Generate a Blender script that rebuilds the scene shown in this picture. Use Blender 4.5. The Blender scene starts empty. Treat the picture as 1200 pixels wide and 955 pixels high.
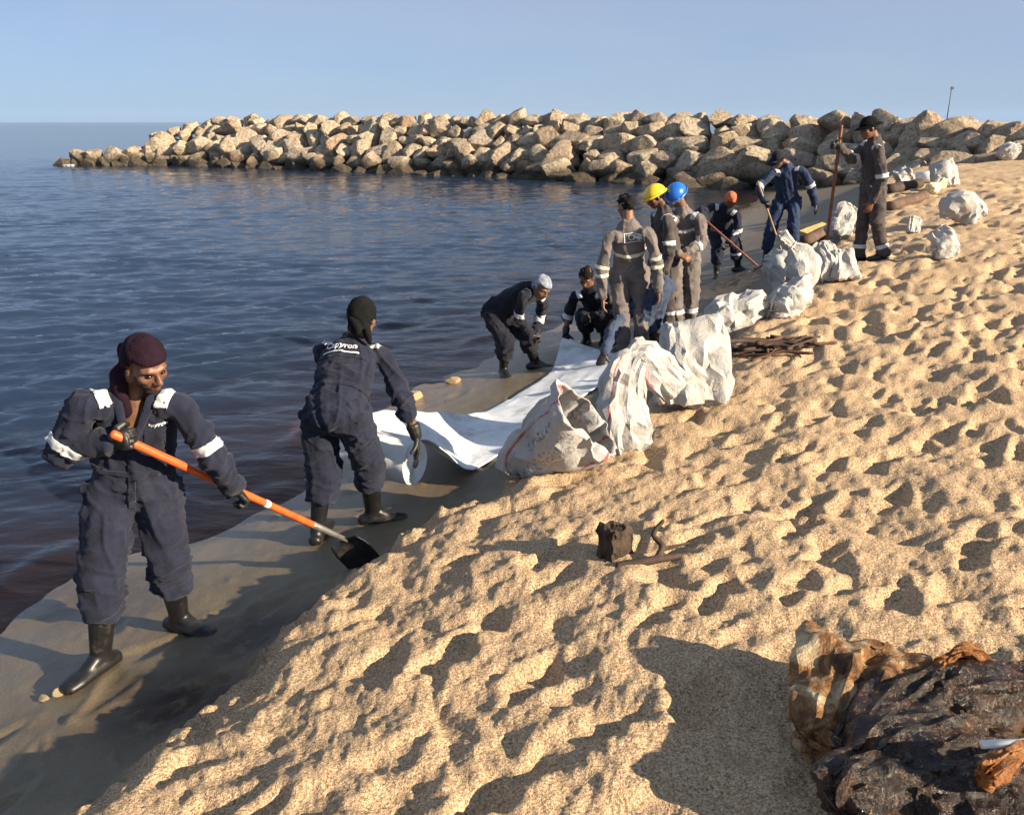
import bpy, bmesh, math, random
import numpy as np
from mathutils import Vector, Matrix
from mathutils.bvhtree import BVHTree

random.seed(7)
SC = bpy.context.scene
COL = SC.collection
R = math.radians

# ---------------------------------------------------------------- camera
cam_d = bpy.data.cameras.new('camera'); cam = bpy.data.objects.new('camera', cam_d); COL.objects.link(cam)
cam.location = (0, 0, 2.65); cam.rotation_euler = (R(90 - 18.495), 0, 0)
cam_d.sensor_fit = 'HORIZONTAL'; cam_d.sensor_width = 36; cam_d.lens = 30.0
cam_d.clip_start = .05; cam_d.clip_end = 20000
SC.camera = cam
SC.render.resolution_x = 1024; SC.render.resolution_y = 814

# ---------------------------------------------------------------- sky and sun
SUN_EL, SUN_AZ = 22.5, 117.0          # azimuth clockwise from +Y
world = bpy.data.worlds.new('World'); SC.world = world; world.use_nodes = True
wn = world.node_tree; wn.nodes.clear()
sky = wn.nodes.new('ShaderNodeTexSky'); sky.sky_type = 'NISHITA'; sky.sun_disc = False
sky.sun_elevation = R(SUN_EL); sky.sun_rotation = R(SUN_AZ)
sky.altitude = 0; sky.air_density = .5; sky.dust_density = .7; sky.ozone_density = 4.0
bg = wn.nodes.new('ShaderNodeBackground'); bg.inputs[1].default_value = .081
wo = wn.nodes.new('ShaderNodeOutputWorld')
veil = wn.nodes.new('ShaderNodeMix'); veil.data_type = 'RGBA'; veil.inputs[0].default_value = .74    # thin even haze over the whole sky
vn_ = wn.nodes.new('ShaderNodeTexNoise'); vn_.inputs['Scale'].default_value = 1.6; vn_.inputs['Detail'].default_value = 5; vn_.inputs['Roughness'].default_value = .5
vt_ = wn.nodes.new('ShaderNodeTexCoord'); vm_ = wn.nodes.new('ShaderNodeMapping'); vm_.inputs['Scale'].default_value = (1, 1, 4.5)
vr_ = wn.nodes.new('ShaderNodeValToRGB'); vr_.color_ramp.elements[0].position = .38; vr_.color_ramp.elements[1].position = .66
vr_.color_ramp.elements[0].color = (.50, .68, .94, 1); vr_.color_ramp.elements[1].color = (.66, .77, .94, 1)          # faint thin cloud in the haze
vs_ = wn.nodes.new('ShaderNodeVectorMath'); vs_.operation = 'SCALE'; vs_.inputs['Scale'].default_value = 3.15
wn.links.new(vt_.outputs['Generated'], vm_.inputs[0]); wn.links.new(vm_.outputs[0], vn_.inputs['Vector']); wn.links.new(vn_.outputs[0], vr_.inputs[0]); wn.links.new(vr_.outputs[0], vs_.inputs[0]); wn.links.new(vs_.outputs[0], veil.inputs[7])
wn.links.new(sky.outputs[0], veil.inputs[6]); wn.links.new(veil.outputs[2], bg.inputs[0]); wn.links.new(bg.outputs[0], wo.inputs[0])
sun_d = bpy.data.lights.new('sun', 'SUN'); sun = bpy.data.objects.new('sun', sun_d); COL.objects.link(sun)
sun_d.energy = 5.0; sun_d.angle = R(.6); sun_d.color = (1, .83, .60)
sv = Vector((math.cos(R(SUN_EL)) * math.sin(R(SUN_AZ)), math.cos(R(SUN_EL)) * math.cos(R(SUN_AZ)), math.sin(R(SUN_EL))))
sun.rotation_euler = sv.to_track_quat('Z', 'Y').to_euler()
SC.view_settings.view_transform = 'Standard'; SC.view_settings.look = 'None'
SC.view_settings.exposure = 1.3; SC.view_settings.gamma = 1; SC.view_settings.use_curve_mapping = False

# ---------------------------------------------------------------- helpers
def tag(o, label=None, cat=None, group=None, kind=None):
    if label: o['label'] = label
    if cat: o['category'] = cat
    if group: o['group'] = group
    if kind: o['kind'] = kind
    return o

def empty(name, loc, label, cat, group=None):
    o = bpy.data.objects.new(name, None); o.empty_display_size = .1; COL.objects.link(o); o.location = loc
    return tag(o, label, cat, group)

def link(name, me, mat, parent=None, loc=None):
    o = bpy.data.objects.new(name, me); COL.objects.link(o)
    if mat is not None:
        me.materials.clear()
        for m in (mat if isinstance(mat, (list, tuple)) else [mat]): me.materials.append(m)
    if parent is not None: o.parent = parent
    if loc is not None: o.location = loc
    return o

def mesh_from(name, V, F, smooth_shade=True):
    me = bpy.data.meshes.new(name)
    V = np.asarray(V, dtype=np.float32)
    if isinstance(F, np.ndarray) and F.ndim == 2:
        n, k = F.shape
        me.vertices.add(len(V)); me.vertices.foreach_set('co', V.ravel())
        me.loops.add(n * k); me.loops.foreach_set('vertex_index', F.astype(np.int32).ravel())
        me.polygons.add(n); me.polygons.foreach_set('loop_start', np.arange(0, n * k, k, dtype=np.int32))
        me.update(calc_edges=True); me.validate()
    else:
        me.from_pydata([tuple(v) for v in V], [], [tuple(int(i) for i in f) for f in F]); me.update()
    if smooth_shade: me.polygons.foreach_set('use_smooth', np.ones(len(me.polygons), dtype=bool))
    return me

def get_co(me):
    a = np.empty(len(me.vertices) * 3, dtype=np.float32); me.vertices.foreach_get('co', a); return a.reshape(-1, 3).astype(np.float64)
def set_co(me, V):
    me.vertices.foreach_set('co', np.asarray(V, dtype=np.float32).ravel()); me.update()
def get_no(me):
    a = np.empty(len(me.vertices) * 3, dtype=np.float32); me.vertices.foreach_get('normal', a); return a.reshape(-1, 3).astype(np.float64)
def add_attr(me, name, vals):
    a = me.attributes.new(name, 'FLOAT', 'POINT'); a.data.foreach_set('value', np.asarray(vals, dtype=np.float32))

def nrm(v):
    v = np.asarray(v, dtype=float); return v / (np.linalg.norm(v) + 1e-12)

def hash3(ix, iy, iz, seed):
    n = (ix.astype(np.int64) * 374761393 + iy.astype(np.int64) * 668265263 + iz.astype(np.int64) * 2147483647 + seed * 974634777) & 0x7fffffff
    n = ((n ^ (n >> 13)) * 1274126177) & 0x7fffffff
    return ((n ^ (n >> 16)) & 0xffff) / 65535.0

def noise3(P, seed=0):
    P = np.asarray(P, dtype=float); I = np.floor(P); f = P - I; f = f * f * (3 - 2 * f)
    x, y, z = I[:, 0], I[:, 1], I[:, 2]; o = 0
    for dx in (0, 1):
        for dy in (0, 1):
            for dz in (0, 1):
                w = (f[:, 0] if dx else 1 - f[:, 0]) * (f[:, 1] if dy else 1 - f[:, 1]) * (f[:, 2] if dz else 1 - f[:, 2])
                o = o + w * hash3(x + dx, y + dy, z + dz, seed)
    return o - .5

class Acc:
    """collects closed tubes and ellipsoids"""
    def __init__(s): s.V = []; s.F = []
    def ring_loft(s, rings, cap=True):
        n = len(rings[0]); b = len(s.V)
        for r in rings: s.V.extend([tuple(p) for p in r])
        for i in range(len(rings) - 1):
            for j in range(n):
                a = b + i * n + j; c = b + i * n + (j + 1) % n
                s.F.append((a, c, c + n, a + n))
        if cap:
            s.F.append(tuple(b + j for j in range(n))[::-1]); e = b + (len(rings) - 1) * n
            s.F.append(tuple(e + j for j in range(n)))
    def tube(s, pts, rad, n=14, side=None, round_ends=True, sub=0):
        pts = [np.asarray(p, float) for p in pts]; rad = [(r, r) if np.isscalar(r) else r for r in rad]
        if sub:
            pts, rad = resample(pts, rad, sub)
        T = []
        for i in range(len(pts)):
            a = pts[max(i - 1, 0)]; c = pts[min(i + 1, len(pts) - 1)]; T.append(nrm(c - a))
        if side is None:
            side = np.array([0, 0, 1.]) if abs(T[0][2]) < .8 else np.array([1., 0, 0])
        u = nrm(side - T[0] * (side @ T[0])); rings = []
        if round_ends:
            for q in (.985, .8, .45):
                c = pts[0] - T[0] * max(rad[0]) * q * .6; k = math.sqrt(1 - q * q)
                v = np.cross(T[0], u); rings.append([c + (u * math.cos(t) * rad[0][0] + v * math.sin(t) * rad[0][1]) * k for t in np.linspace(0, 2 * math.pi, n, endpoint=False)])
        for p, r, t in zip(pts, rad, T):
            u = nrm(u - t * (u @ t)); v = np.cross(t, u)
            rings.append([p + u * math.cos(a) * r[0] + v * math.sin(a) * r[1] for a in np.linspace(0, 2 * math.pi, n, endpoint=False)])
        if round_ends:
            for q in (.45, .8, .985):
                c = pts[-1] + T[-1] * max(rad[-1]) * q * .6; k = math.sqrt(1 - q * q)
                rings.append([c + (u * math.cos(a) * rad[-1][0] + v * math.sin(a) * rad[-1][1]) * k for a in np.linspace(0, 2 * math.pi, n, endpoint=False)])
        s.ring_loft(rings)
    def ball(s, c, ax, rad, n=14, m=8):
        """ellipsoid; ax = 3 axis vectors, rad = 3 radii"""
        c = np.asarray(c, float); ax = [nrm(a) for a in ax]; rings = []
        for i in range(1, m):
            ph = math.pi * i / m
            rings.append([c + ax[2] * rad[2] * math.cos(ph) * -1 + (ax[0] * rad[0] * math.cos(t) + ax[1] * rad[1] * math.sin(t)) * math.sin(ph) for t in np.linspace(0, 2 * math.pi, n, endpoint=False)])
        s.ring_loft(rings)
    def box(s, c, ax, half):
        c = np.asarray(c, float); b = len(s.V)
        for i in (-1, 1):
            for j in (-1, 1):
                for k in (-1, 1): s.V.append(tuple(c + np.asarray(ax[0]) * half[0] * i + np.asarray(ax[1]) * half[1] * j + np.asarray(ax[2]) * half[2] * k))
        for f in ((0, 1, 3, 2), (4, 6, 7, 5), (0, 4, 5, 1), (2, 3, 7, 6), (0, 2, 6, 4), (1, 5, 7, 3)): s.F.append(tuple(b + i for i in f))
    def mesh(s, name, origin=(0, 0, 0), sm=True):
        return mesh_from(name, np.array(s.V) - np.asarray(origin), s.F, sm)
    def remesh(s, name, voxel, origin=(0, 0, 0), relax=2):
        me = s.mesh('tmp', origin); o = bpy.data.objects.new('tmp', me); COL.objects.link(o)
        md = o.modifiers.new('r', 'REMESH'); md.mode = 'VOXEL'; md.voxel_size = voxel; md.use_smooth_shade = True
        dg = bpy.context.evaluated_depsgraph_get(); dg.update()
        nm = bpy.data.meshes.new_from_object(o.evaluated_get(dg), depsgraph=dg)
        bpy.data.objects.remove(o); bpy.data.meshes.remove(me); nm.name = name
        relax_mesh(nm, relax)
        return nm

def relax_mesh(me, it, k=.5):
    if not it: return
    E = np.empty(len(me.edges) * 2, dtype=np.int32); me.edges.foreach_get('vertices', E); E = E.reshape(-1, 2)
    V = get_co(me); deg = np.bincount(E.ravel(), minlength=len(V)).astype(float)[:, None]
    for _ in range(it):
        S = np.zeros_like(V)
        for d in range(3):
            S[:, d] = np.bincount(E[:, 0], V[E[:, 1], d], len(V)) + np.bincount(E[:, 1], V[E[:, 0], d], len(V))
        V = V + k * (S / np.maximum(deg, 1) - V)
    set_co(me, V)
    me.polygons.foreach_set('use_smooth', np.ones(len(me.polygons), dtype=bool))

def resample(pts, rad, sub):
    P = np.array(pts); Q = np.array(rad); oP = []; oQ = []
    n = len(P)
    for i in range(n - 1):
        p0, p1, p2, p3 = P[max(i - 1, 0)], P[i], P[i + 1], P[min(i + 2, n - 1)]
        for k in range(sub):
            t = k / sub
            oP.append(.5 * (2 * p1 + (p2 - p0) * t + (2 * p0 - 5 * p1 + 4 * p2 - p3) * t * t + (3 * p1 - p0 - 3 * p2 + p3) * t ** 3))
            tt = t * t * (3 - 2 * t); oQ.append(tuple(Q[i] * (1 - tt) + Q[i + 1] * tt))
    oP.append(P[-1]); oQ.append(tuple(Q[-1]))
    return oP, oQ

# ---------------------------------------------------------------- materials
MATS = {}
def new_mat(name):
    m = bpy.data.materials.new(name); m.use_nodes = True; nt = m.node_tree; nt.nodes.clear()
    out = nt.nodes.new('ShaderNodeOutputMaterial'); MATS[name] = m
    return m, nt, out
def nd(nt, typ, **kw):
    n = nt.nodes.new(typ)
    for k, v in kw.items():
        if k.startswith('i_'):
            key = k[2:]; key = int(key) if key.isdigit() else key.replace('_', ' ')
            n.inputs[key].default_value = v
        else: setattr(n, k, v)
    return n
def lk(nt, a, b): nt.links.new(a, b)
def ramp(nt, fac, stops):
    r = nt.nodes.new('ShaderNodeValToRGB'); el = r.color_ramp.elements
    while len(el) < len(stops): el.new(.5)
    for e, (p, c) in zip(el, stops): e.position = p; e.color = (*c, 1) if len(c) == 3 else c
    lk(nt, fac, r.inputs[0]); return r
def mixc(nt, fac, a, b, mode='MIX'):
    m = nt.nodes.new('ShaderNodeMix'); m.data_type = 'RGBA'; m.blend_type = mode
    for s, v in ((0, fac), (6, a), (7, b)):
        if hasattr(v, 'is_linked') or hasattr(v, 'links'): lk(nt, v, m.inputs[s])
        else: m.inputs[s].default_value = v if s == 0 else (*v, 1) if len(v) == 3 else v
    return m.outputs[2]
def bumpn(nt, height, strength, dist, normal=None):
    b = nt.nodes.new('ShaderNodeBump'); b.inputs['Strength'].default_value = strength; b.inputs['Distance'].default_value = dist
    lk(nt, height, b.inputs['Height'])
    if normal is not None: lk(nt, normal, b.inputs['Normal'])
    return b.outputs[0]
def noise(nt, vec, scale, detail=4, rough=.55, dist=0):
    n = nd(nt, 'ShaderNodeTexNoise'); n.inputs['Scale'].default_value = scale; n.inputs['Detail'].default_value = detail
    n.inputs['Roughness'].default_value = rough; n.inputs['Distortion'].default_value = dist
    if vec is not None: lk(nt, vec, n.inputs['Vector'])
    return n.outputs[0]

def simple(name, col, rough=.7, var=.25, scale=12, bump=.0, bdist=.004, bscale=60, spec=.5, metal=0, coat=0, sub=0, dirt=None):
    m, nt, out = new_mat(name)
    tc = nd(nt, 'ShaderNodeTexCoord'); oi = nd(nt, 'ShaderNodeObjectInfo')
    add = nd(nt, 'ShaderNodeVectorMath', operation='ADD'); lk(nt, tc.outputs['Object'], add.inputs[0]); lk(nt, oi.outputs['Location'], add.inputs[1])
    v = add.outputs[0]
    n = noise(nt, v, scale, 5)
    c0 = tuple(max(0, c * (1 - var)) for c in col); c1 = tuple(min(1, c * (1 + var)) for c in col)
    r = ramp(nt, n, [(.3, c0), (.7, c1)]).outputs[0]
    if dirt:
        dn = noise(nt, v, dirt[1], 6, .65); f = ramp(nt, dn, [(dirt[2], (0, 0, 0)), (dirt[3], (1, 1, 1))]).outputs[0]
        r = mixc(nt, f, r, dirt[0])
    p = nd(nt, 'ShaderNodeBsdfPrincipled'); lk(nt, r, p.inputs['Base Color'])
    p.inputs['Roughness'].default_value = rough; p.inputs['Metallic'].default_value = metal
    p.inputs['Specular IOR Level'].default_value = spec; p.inputs['Coat Weight'].default_value = coat
    if sub: p.inputs['Subsurface Weight'].default_value = sub; p.inputs['Subsurface Radius'].default_value = (.012, .006, .003); p.inputs['Subsurface Scale'].default_value = .3
    if bump:
        lk(nt, bumpn(nt, noise(nt, v, bscale, 4), bump, bdist), p.inputs['Normal'])
    lk(nt, p.outputs[0], out.inputs[0])
    return m

def cloth(name, col, dust=(.22, .19, .16), dustamt=.5):
    m, nt, out = new_mat(name)
    tc = nd(nt, 'ShaderNodeTexCoord'); v = tc.outputs['Object']
    n1 = noise(nt, v, 7, 5, .6); n2 = noise(nt, v, 420, 2)
    c = ramp(nt, n1, [(.32, tuple(x * .72 for x in col)), (.68, tuple(x * 1.3 for x in col))]).outputs[0]
    f = ramp(nt, noise(nt, v, 3.1, 6, .7), [(.50, (0, 0, 0)), (.80, (dustamt,) * 3)]).outputs[0]
    c = mixc(nt, f, c, dust)
    p = nd(nt, 'ShaderNodeBsdfPrincipled', i_Roughness=.88); lk(nt, c, p.inputs['Base Color'])
    p.inputs['Specular IOR Level'].default_value = .25
    p.inputs['Sheen Weight'].default_value = .08; p.inputs['Sheen Roughness'].default_value = .5
    b1 = bumpn(nt, noise(nt, v, 22, 5, .6, 1.2), .6, .012)
    lk(nt, bumpn(nt, n2, .25, .001, b1), p.inputs['Normal'])
    lk(nt, p.outputs[0], out.inputs[0]); return m

NAVY = cloth('navy_cotton', (.0105, .0135, .030), (.05, .05, .06), .3)
NAVY_DK = cloth('dark_navy_cotton', (.007, .008, .016), (.04, .037, .037), .3)
BLUE = cloth('blue_cotton', (.016, .030, .075), (.07, .08, .11), .3)
DENIM = cloth('slate_blue_cotton', (.035, .052, .10), (.10, .11, .13), .3)
GREY = cloth('grey_cotton', (.135, .117, .113), (.24, .20, .17), .6)
GREY_DK = cloth('dark_grey_cotton', (.060, .050, .050), (.13, .105, .095), .5)
SKIN = simple('skin', (.14, .064, .036), .5, .2, 30, .12, .002, 180, sub=.15)
SKIN2 = simple('skin_warm', (.20, .092, .05), .5, .2, 30, .12, .002, 180, sub=.15)
HAIR = simple('black_hair', (.005, .0045, .004), .7, .4, 60, 1.0, .012, 110, spec=.2)
GLOVE = simple('black_rubber_glove', (.010, .010, .011), .5, .4, 30, .3, .002, 150, dirt=((.06, .05, .04), 14, .5, .8))
BOOT = simple('black_rubber', (.009, .009, .010), .42, .4, 14, .15, .003, 40, dirt=((.11, .09, .065), 8, .55, .85))
REFL = simple('reflective_tape', (.50, .51, .52), .35, .12, 40, .3, .002, 120)
REFL_Y = simple('reflective_tape_yellowish', (.62, .60, .45), .4, .15, 40, .3, .002, 120)
PRINT = simple('white_print', (.66, .68, .72), .8, .15, 80)
SCARF = simple('dark_maroon_cotton', (.013, .005, .011), .9, .35, 9, .8, .010, 30, spec=.15)
SCARF_GREY = simple('grey_blue_check_cotton', (.20, .22, .28), .85, .5, 26, .5, .006, 35)
SCARF_BLK = simple('black_knit', (.006, .007, .007), .95, .4, 20, .8, .006, 90, spec=.15)
SCARF_ORG = simple('orange_red_cotton', (.52, .13, .055), .85, .3, 18, .5, .006, 35)
YELLOW = simple('yellow_hard_plastic', (.80, .52, .015), .28, .08, 6, coat=.3)
HELBLUE = simple('blue_hard_plastic', (.012, .13, .52), .28, .08, 6, coat=.3)
EYEW = simple('eye', (.35, .30, .27), .2, .1)
EYED = simple('pupil', (.01, .007, .005), .15, .1)
ORANGE = simple('orange_painted_wood', (.62, .105, .022), .35, .18, 20, .1, .002, 60, dirt=((.25, .10, .05), 16, .55, .8))
STEEL = simple('worn_steel', (.42, .40, .37), .35, .25, 30, metal=.8)
BLADE = simple('black_steel', (.012, .012, .013), .4, .4, 14, dirt=((.09, .07, .05), 12, .5, .8))
WOODROD = simple('red_brown_wood', (.20, .065, .035), .6, .3, 20)
WHITE_FELT = simple('white_felt', (.62, .65, .70), .9, .14, 5, .6, .006, 90, dirt=((.30, .29, .25), 4, .50, .78))
ROLL = simple('white_felt_roll', (.74, .75, .74), .9, .06, 10, .3, .003, 120)
CARD = simple('cardboard_core', (.30, .21, .12), .8, .2)
DRIFT = simple('dark_driftwood', (.045, .026, .017), .8, .5, 9, .7, .006, 40)
DRIFT_LT = simple('weathered_plank', (.34, .22, .11), .8, .35, 9, .6, .004, 50)
BARK = simple('brown_log', (.10, .06, .04), .85, .45, 6, .7, .01, 30)
CONC = simple('white_plastic', (.72, .72, .70), .4, .1, 8, dirt=((.40, .33, .24), 6, .55, .8))
YPLASTIC = simple('yellow_plastic', (.60, .54, .34), .6, .15)
BEARD = simple('black_stubble', (.020, .012, .009), .8, .5, 90, .6, .003, 200)
# ---------------------------------------------------------------- terrain
def smooth(a, b, x):
    t = np.clip((x - a) / (b - a), 0, 1); return t * t * (3 - 2 * t)

SHORE = np.array([(-5.5, -12), (-3.6, 0.6), (-3.0, 2.6), (-2.75, 3.75), (-2.66, 4.3), (-2.45, 4.8), (-2.2, 5.1), (-1.95, 5.45), (-1.72, 5.95),
                  (-1.38, 7.25), (-1.03, 8.1), (-.42, 9.7), (0, 10.4), (.75, 11.8), (2.1, 14.8), (4.7, 20.6), (8.6, 31), (10.5, 37), (30, 80), (200, 900)])
CREST = np.array([(-2.6, -12), (-1.9, 0.8), (-1.44, 2.1), (-1.26, 2.37), (-1.04, 2.84), (-.79, 3.48), (-.57, 3.9), (-.27, 4.41), (0, 4.6),
                  (.55, 5.2), (1.05, 6.0), (1.75, 7.0), (2.35, 7.9), (3.0, 9.0), (3.85, 10.5), (5.2, 13.3), (7.6, 18.5), (10.2, 24.5), (13, 29.5), (40, 75), (260, 900)])

def sdist(poly, x, y):
    """signed distance to an open polyline, positive on its right-hand (landward) side"""
    best = np.full(x.shape, 1e9); sg = np.ones(x.shape)
    for (ax, ay), (bx, by) in zip(poly[:-1], poly[1:]):
        dx, dy = bx - ax, by - ay; L2 = dx * dx + dy * dy
        t = np.clip(((x - ax) * dx + (y - ay) * dy) / L2, 0, 1)
        qx, qy = x - ax - t * dx, y - ay - t * dy
        d = qx * qx + qy * qy
        m = d < best
        best = np.where(m, d, best); sg = np.where(m, np.where(dy * qx - dx * qy >= 0, 1., -1.), sg)
    return np.sqrt(best) * sg

def hash2(ix, iy, seed):
    n = (ix.astype(np.int64) * 374761393 + iy.astype(np.int64) * 668265263 + seed * 974634777) & 0x7fffffff
    n = ((n ^ (n >> 13)) * 1274126177) & 0x7fffffff
    n = (n ^ (n >> 16)) & 0xffff
    return n / 65535.0

def vnoise(x, y, seed=0):
    ix = np.floor(x); iy = np.floor(y); fx = x - ix; fy = y - iy
    fx = fx * fx * fx * (fx * (fx * 6 - 15) + 10); fy = fy * fy * fy * (fy * (fy * 6 - 15) + 10)
    a = hash2(ix, iy, seed); b = hash2(ix + 1, iy, seed); c = hash2(ix, iy + 1, seed); d = hash2(ix + 1, iy + 1, seed)
    return (a + (b - a) * fx) * (1 - fy) + (c + (d - c) * fx) * fy - .5

def fbm(x, y, seed=0, octv=4, gain=.5):
    s = 0; a = 1.
    for o in range(octv):
        s = s + a * vnoise(x * 2 ** o + 17.3 * o, y * 2 ** o - 9.1 * o, seed + o); a *= gain
    return s

def base_height(x, y, lumps=True):
    """height of the beach without footprints; also signed distances to shore line and berm crest"""
    ds = sdist(SHORE, x, y); dc = sdist(CREST, x, y)
    near = np.exp(-np.maximum(y - 14, 0) / 8)
    if lumps:
        dc = dc + (.16 * vnoise(x * 2.6, y * 2.6, 5) + .10 * vnoise(x * 7, y * 7, 6) + .05 * vnoise(x * 17, y * 17, 7)) * np.exp(-np.abs(dc) * 1.4)
        ds = ds + (.42 * vnoise(x * .7, y * .7, 8) + .26 * vnoise(x * 1.9, y * 1.9, 9) + .10 * vnoise(x * 5, y * 5, 10)) * np.exp(-np.abs(ds) * .8)
    hc = .56 + .05 * np.exp(-((y - 6.3) / 1.8) ** 2) + .42 * smooth(4.2, 11, y) + .1 * smooth(11, 25, y)
    toe = np.maximum(-dc - .42, 0)
    u = np.clip(ds, 0, None) / (np.clip(ds, 0, None) + toe + 1e-6)
    amp = .27 + .28 * smooth(5.5, 9, y) + .25 * smooth(9, 13.5, y); wet = amp * u ** (1 + .5 * smooth(5.5, 13, y))
    sea = np.where(ds < 0, -.10 * (1 - np.exp(ds * .9)) + .05 * ds, 0); sea = np.maximum(sea, -3.0)
    w = wet + sea
    dd = np.clip(dc, 0, None)
    dry = hc + .50 * (1 - np.exp(-dd / 2.6)) + .75 * smooth(2, 13, dd) * smooth(9, 27, y)
    k = smooth(-.46, .06, dc)
    return w + (dry - w) * k, ds, dc

# ---------------------------------------------------------------- beach: footprints pressed into height maps
rng = np.random.default_rng(11)
class HMap:
    def __init__(s, x0, x1, y0, y1, res):
        s.x0, s.y0, s.res = x0, y0, res; s.nx = int((x1 - x0) / res) + 1; s.ny = int((y1 - y0) / res) + 1
        s.Z = np.zeros((s.ny, s.nx), dtype=np.float32)
    def stamp(s, cx, cy, a, b, ang, depth, rim, sharp=1.5):
        r = max(a, b) * 2.1; i0 = max(int((cx - r - s.x0) / s.res), 0); i1 = min(int((cx + r - s.x0) / s.res) + 2, s.nx)
        j0 = max(int((cy - r - s.y0) / s.res), 0); j1 = min(int((cy + r - s.y0) / s.res) + 2, s.ny)
        if i1 <= i0 or j1 <= j0: return
        X, Y = np.meshgrid(s.x0 + np.arange(i0, i1) * s.res - cx, s.y0 + np.arange(j0, j1) * s.res - cy)
        u = (X * math.cos(ang) + Y * math.sin(ang)) / a; v = (-X * math.sin(ang) + Y * math.cos(ang)) / b
        w = 1 + .25 * np.sin(3 * np.arctan2(v, u) + cx * 40); q = np.sqrt(u * u + v * v) * w
        s.Z[j0:j1, i0:i1] += -depth * np.exp(-q ** (2 * sharp)) + rim * np.exp(-((q - 1.35) / .33) ** 2)
    def sample(s, x, y):
        fx = (x - s.x0) / s.res; fy = (y - s.y0) / s.res
        ok = (fx >= 0) & (fy >= 0) & (fx < s.nx - 1) & (fy < s.ny - 1)
        fx = np.clip(fx, 0, s.nx - 1.001); fy = np.clip(fy, 0, s.ny - 1.001); i = fx.astype(int); j = fy.astype(int); fx -= i; fy -= j
        Z = s.Z; r = (Z[j, i] * (1 - fx) + Z[j, i + 1] * fx) * (1 - fy) + (Z[j + 1, i] * (1 - fx) + Z[j + 1, i + 1] * fx) * fy
        return np.where(ok, r, 0)

hm = HMap(-3.5, 13.5, -.5, 22, .0125)
PATH = math.atan2(.85, .55)
def scatter(n, x0, x1, y0, y1, fa, fb, fd, spread, rimk=.35):
    xs = rng.uniform(x0, x1, n); ys = rng.uniform(y0, y1, n)
    dcs = sdist(CREST, xs, ys)
    for x, y, d in zip(xs, ys, dcs):
        if d < -.02: continue
        if fa[1] > .3 and (x - .55) ** 2 + (y - 2.4) ** 2 < .8 ** 2: continue
        a = rng.uniform(*fa); b = a * rng.uniform(*fb); dp = rng.uniform(*fd) * min(1, .45 + d * 2)
        hm.stamp(x, y, a, b, PATH + rng.normal(0, spread), dp, dp * rimk * rng.uniform(.5, 1.3), rng.uniform(.9, 1.5))
scatter(90, -2.5, 6, -.3, 9, (.22, .45), (.3, .6), (.015, .035), .5, .15)       # broad hollows
scatter(820, -2.5, 6.5, -.3, 9, (.09, .15), (.34, .52), (.025, .06), .55, .25)      # shoe prints
scatter(620, -2.5, 6.5, -.3, 9, (.04, .09), (.55, 1), (.012, .035), 1.5, .25)        # heel and toe scuffs
scatter(1250, 1, 13, 7, 21, (.12, .2), (.42, .7), (.05, .09), .6, .25)              # prints further up the beach
for k in range(12):                                                             # people walking along the berm
    x, y = rng.uniform(-.6, 4), rng.uniform(1.2, 3); ang = PATH + rng.normal(0, .18); s_ = 1
    for q in range(14):
        x += .62 * math.cos(ang); y += .62 * math.sin(ang); ang += rng.normal(0, .08); s_ = -s_
        px, py = x - s_ * .11 * math.sin(ang), y + s_ * .11 * math.cos(ang)
        if sdist(CREST, np.array([px]), np.array([py]))[0] > .05:
            hm.stamp(px + .07 * math.cos(ang), py + .07 * math.sin(ang), .085, .06, ang, rng.uniform(.045, .08), .02, 1.4)
            hm.stamp(px - .08 * math.cos(ang), py - .08 * math.sin(ang), .06, .05, ang, rng.uniform(.05, .09), .015, 1.4)
hm.Z = np.where(hm.Z < -.06, -.06 + (hm.Z + .06) * .35, hm.Z); hm.Z = np.where(hm.Z > .02, .02 + (hm.Z - .02) * .35, hm.Z)
hm.Z *= .8
for _ in range(3):                                                              # loose sand slumps: soften the edges
    Zp = np.pad(hm.Z, 1, mode='edge')
    hm.Z = (Zp[1:-1, 1:-1] * 2 + Zp[:-2, 1:-1] + Zp[2:, 1:-1] + Zp[1:-1, :-2] + Zp[1:-1, 2:]) / 6

hw = HMap(-3.5, 6, 1.5, 16, .0125)
for k in range(420):
    x, y = rng.uniform(-3, 5), rng.uniform(1.6, 15); hw_ = hw.stamp(x, y, rng.uniform(.08, .15), rng.uniform(.04, .07), PATH + rng.normal(0, .6), rng.uniform(.006, .022), .006, 1.4)
for k in range(260):
    x, y = rng.uniform(-3, 5), rng.uniform(1.6, 15); hw.stamp(x, y, rng.uniform(.015, .04), rng.uniform(.015, .03), rng.uniform(0, 3), -rng.uniform(.006, .02), 0, 1.0)
def ground_z(x, y, prints=True):
    x = np.atleast_1d(np.asarray(x, float)); y = np.atleast_1d(np.asarray(y, float))
    h, ds, dc = base_height(x, y)
    if prints:
        dryk = smooth(-.12, .1, dc); near = np.exp(-np.maximum(np.hypot(x, y) - 14, 0) / 12)
        h = h + hm.sample(x, y) * dryk
        h = h + dryk * (.060 * fbm(x * 1.7, y * 1.7, 21, 3) + .027 * fbm(x * 5.5, y * 5.5, 25, 3) + .011 * fbm(x * 18, y * 18, 31, 3, .7) * near)
        h = h + (1 - dryk) * smooth(-.2, .3, ds) * (.012 * fbm(x * 2.2, y * 2.2, 41, 3) + .004 * fbm(x * 14, y * 14, 44, 2))
        h = h + (1 - dryk) * smooth(.1, .5, ds) * hw.sample(x, y)
        rough = np.exp(-((dc + .18) / .14) ** 2)      # crumbling face of the berm
        h = h + rough * .09 * fbm(x * 9, y * 9, 51, 3, .6)
    return h
def gz(x, y): return float(ground_z(x, y)[0])

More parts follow.
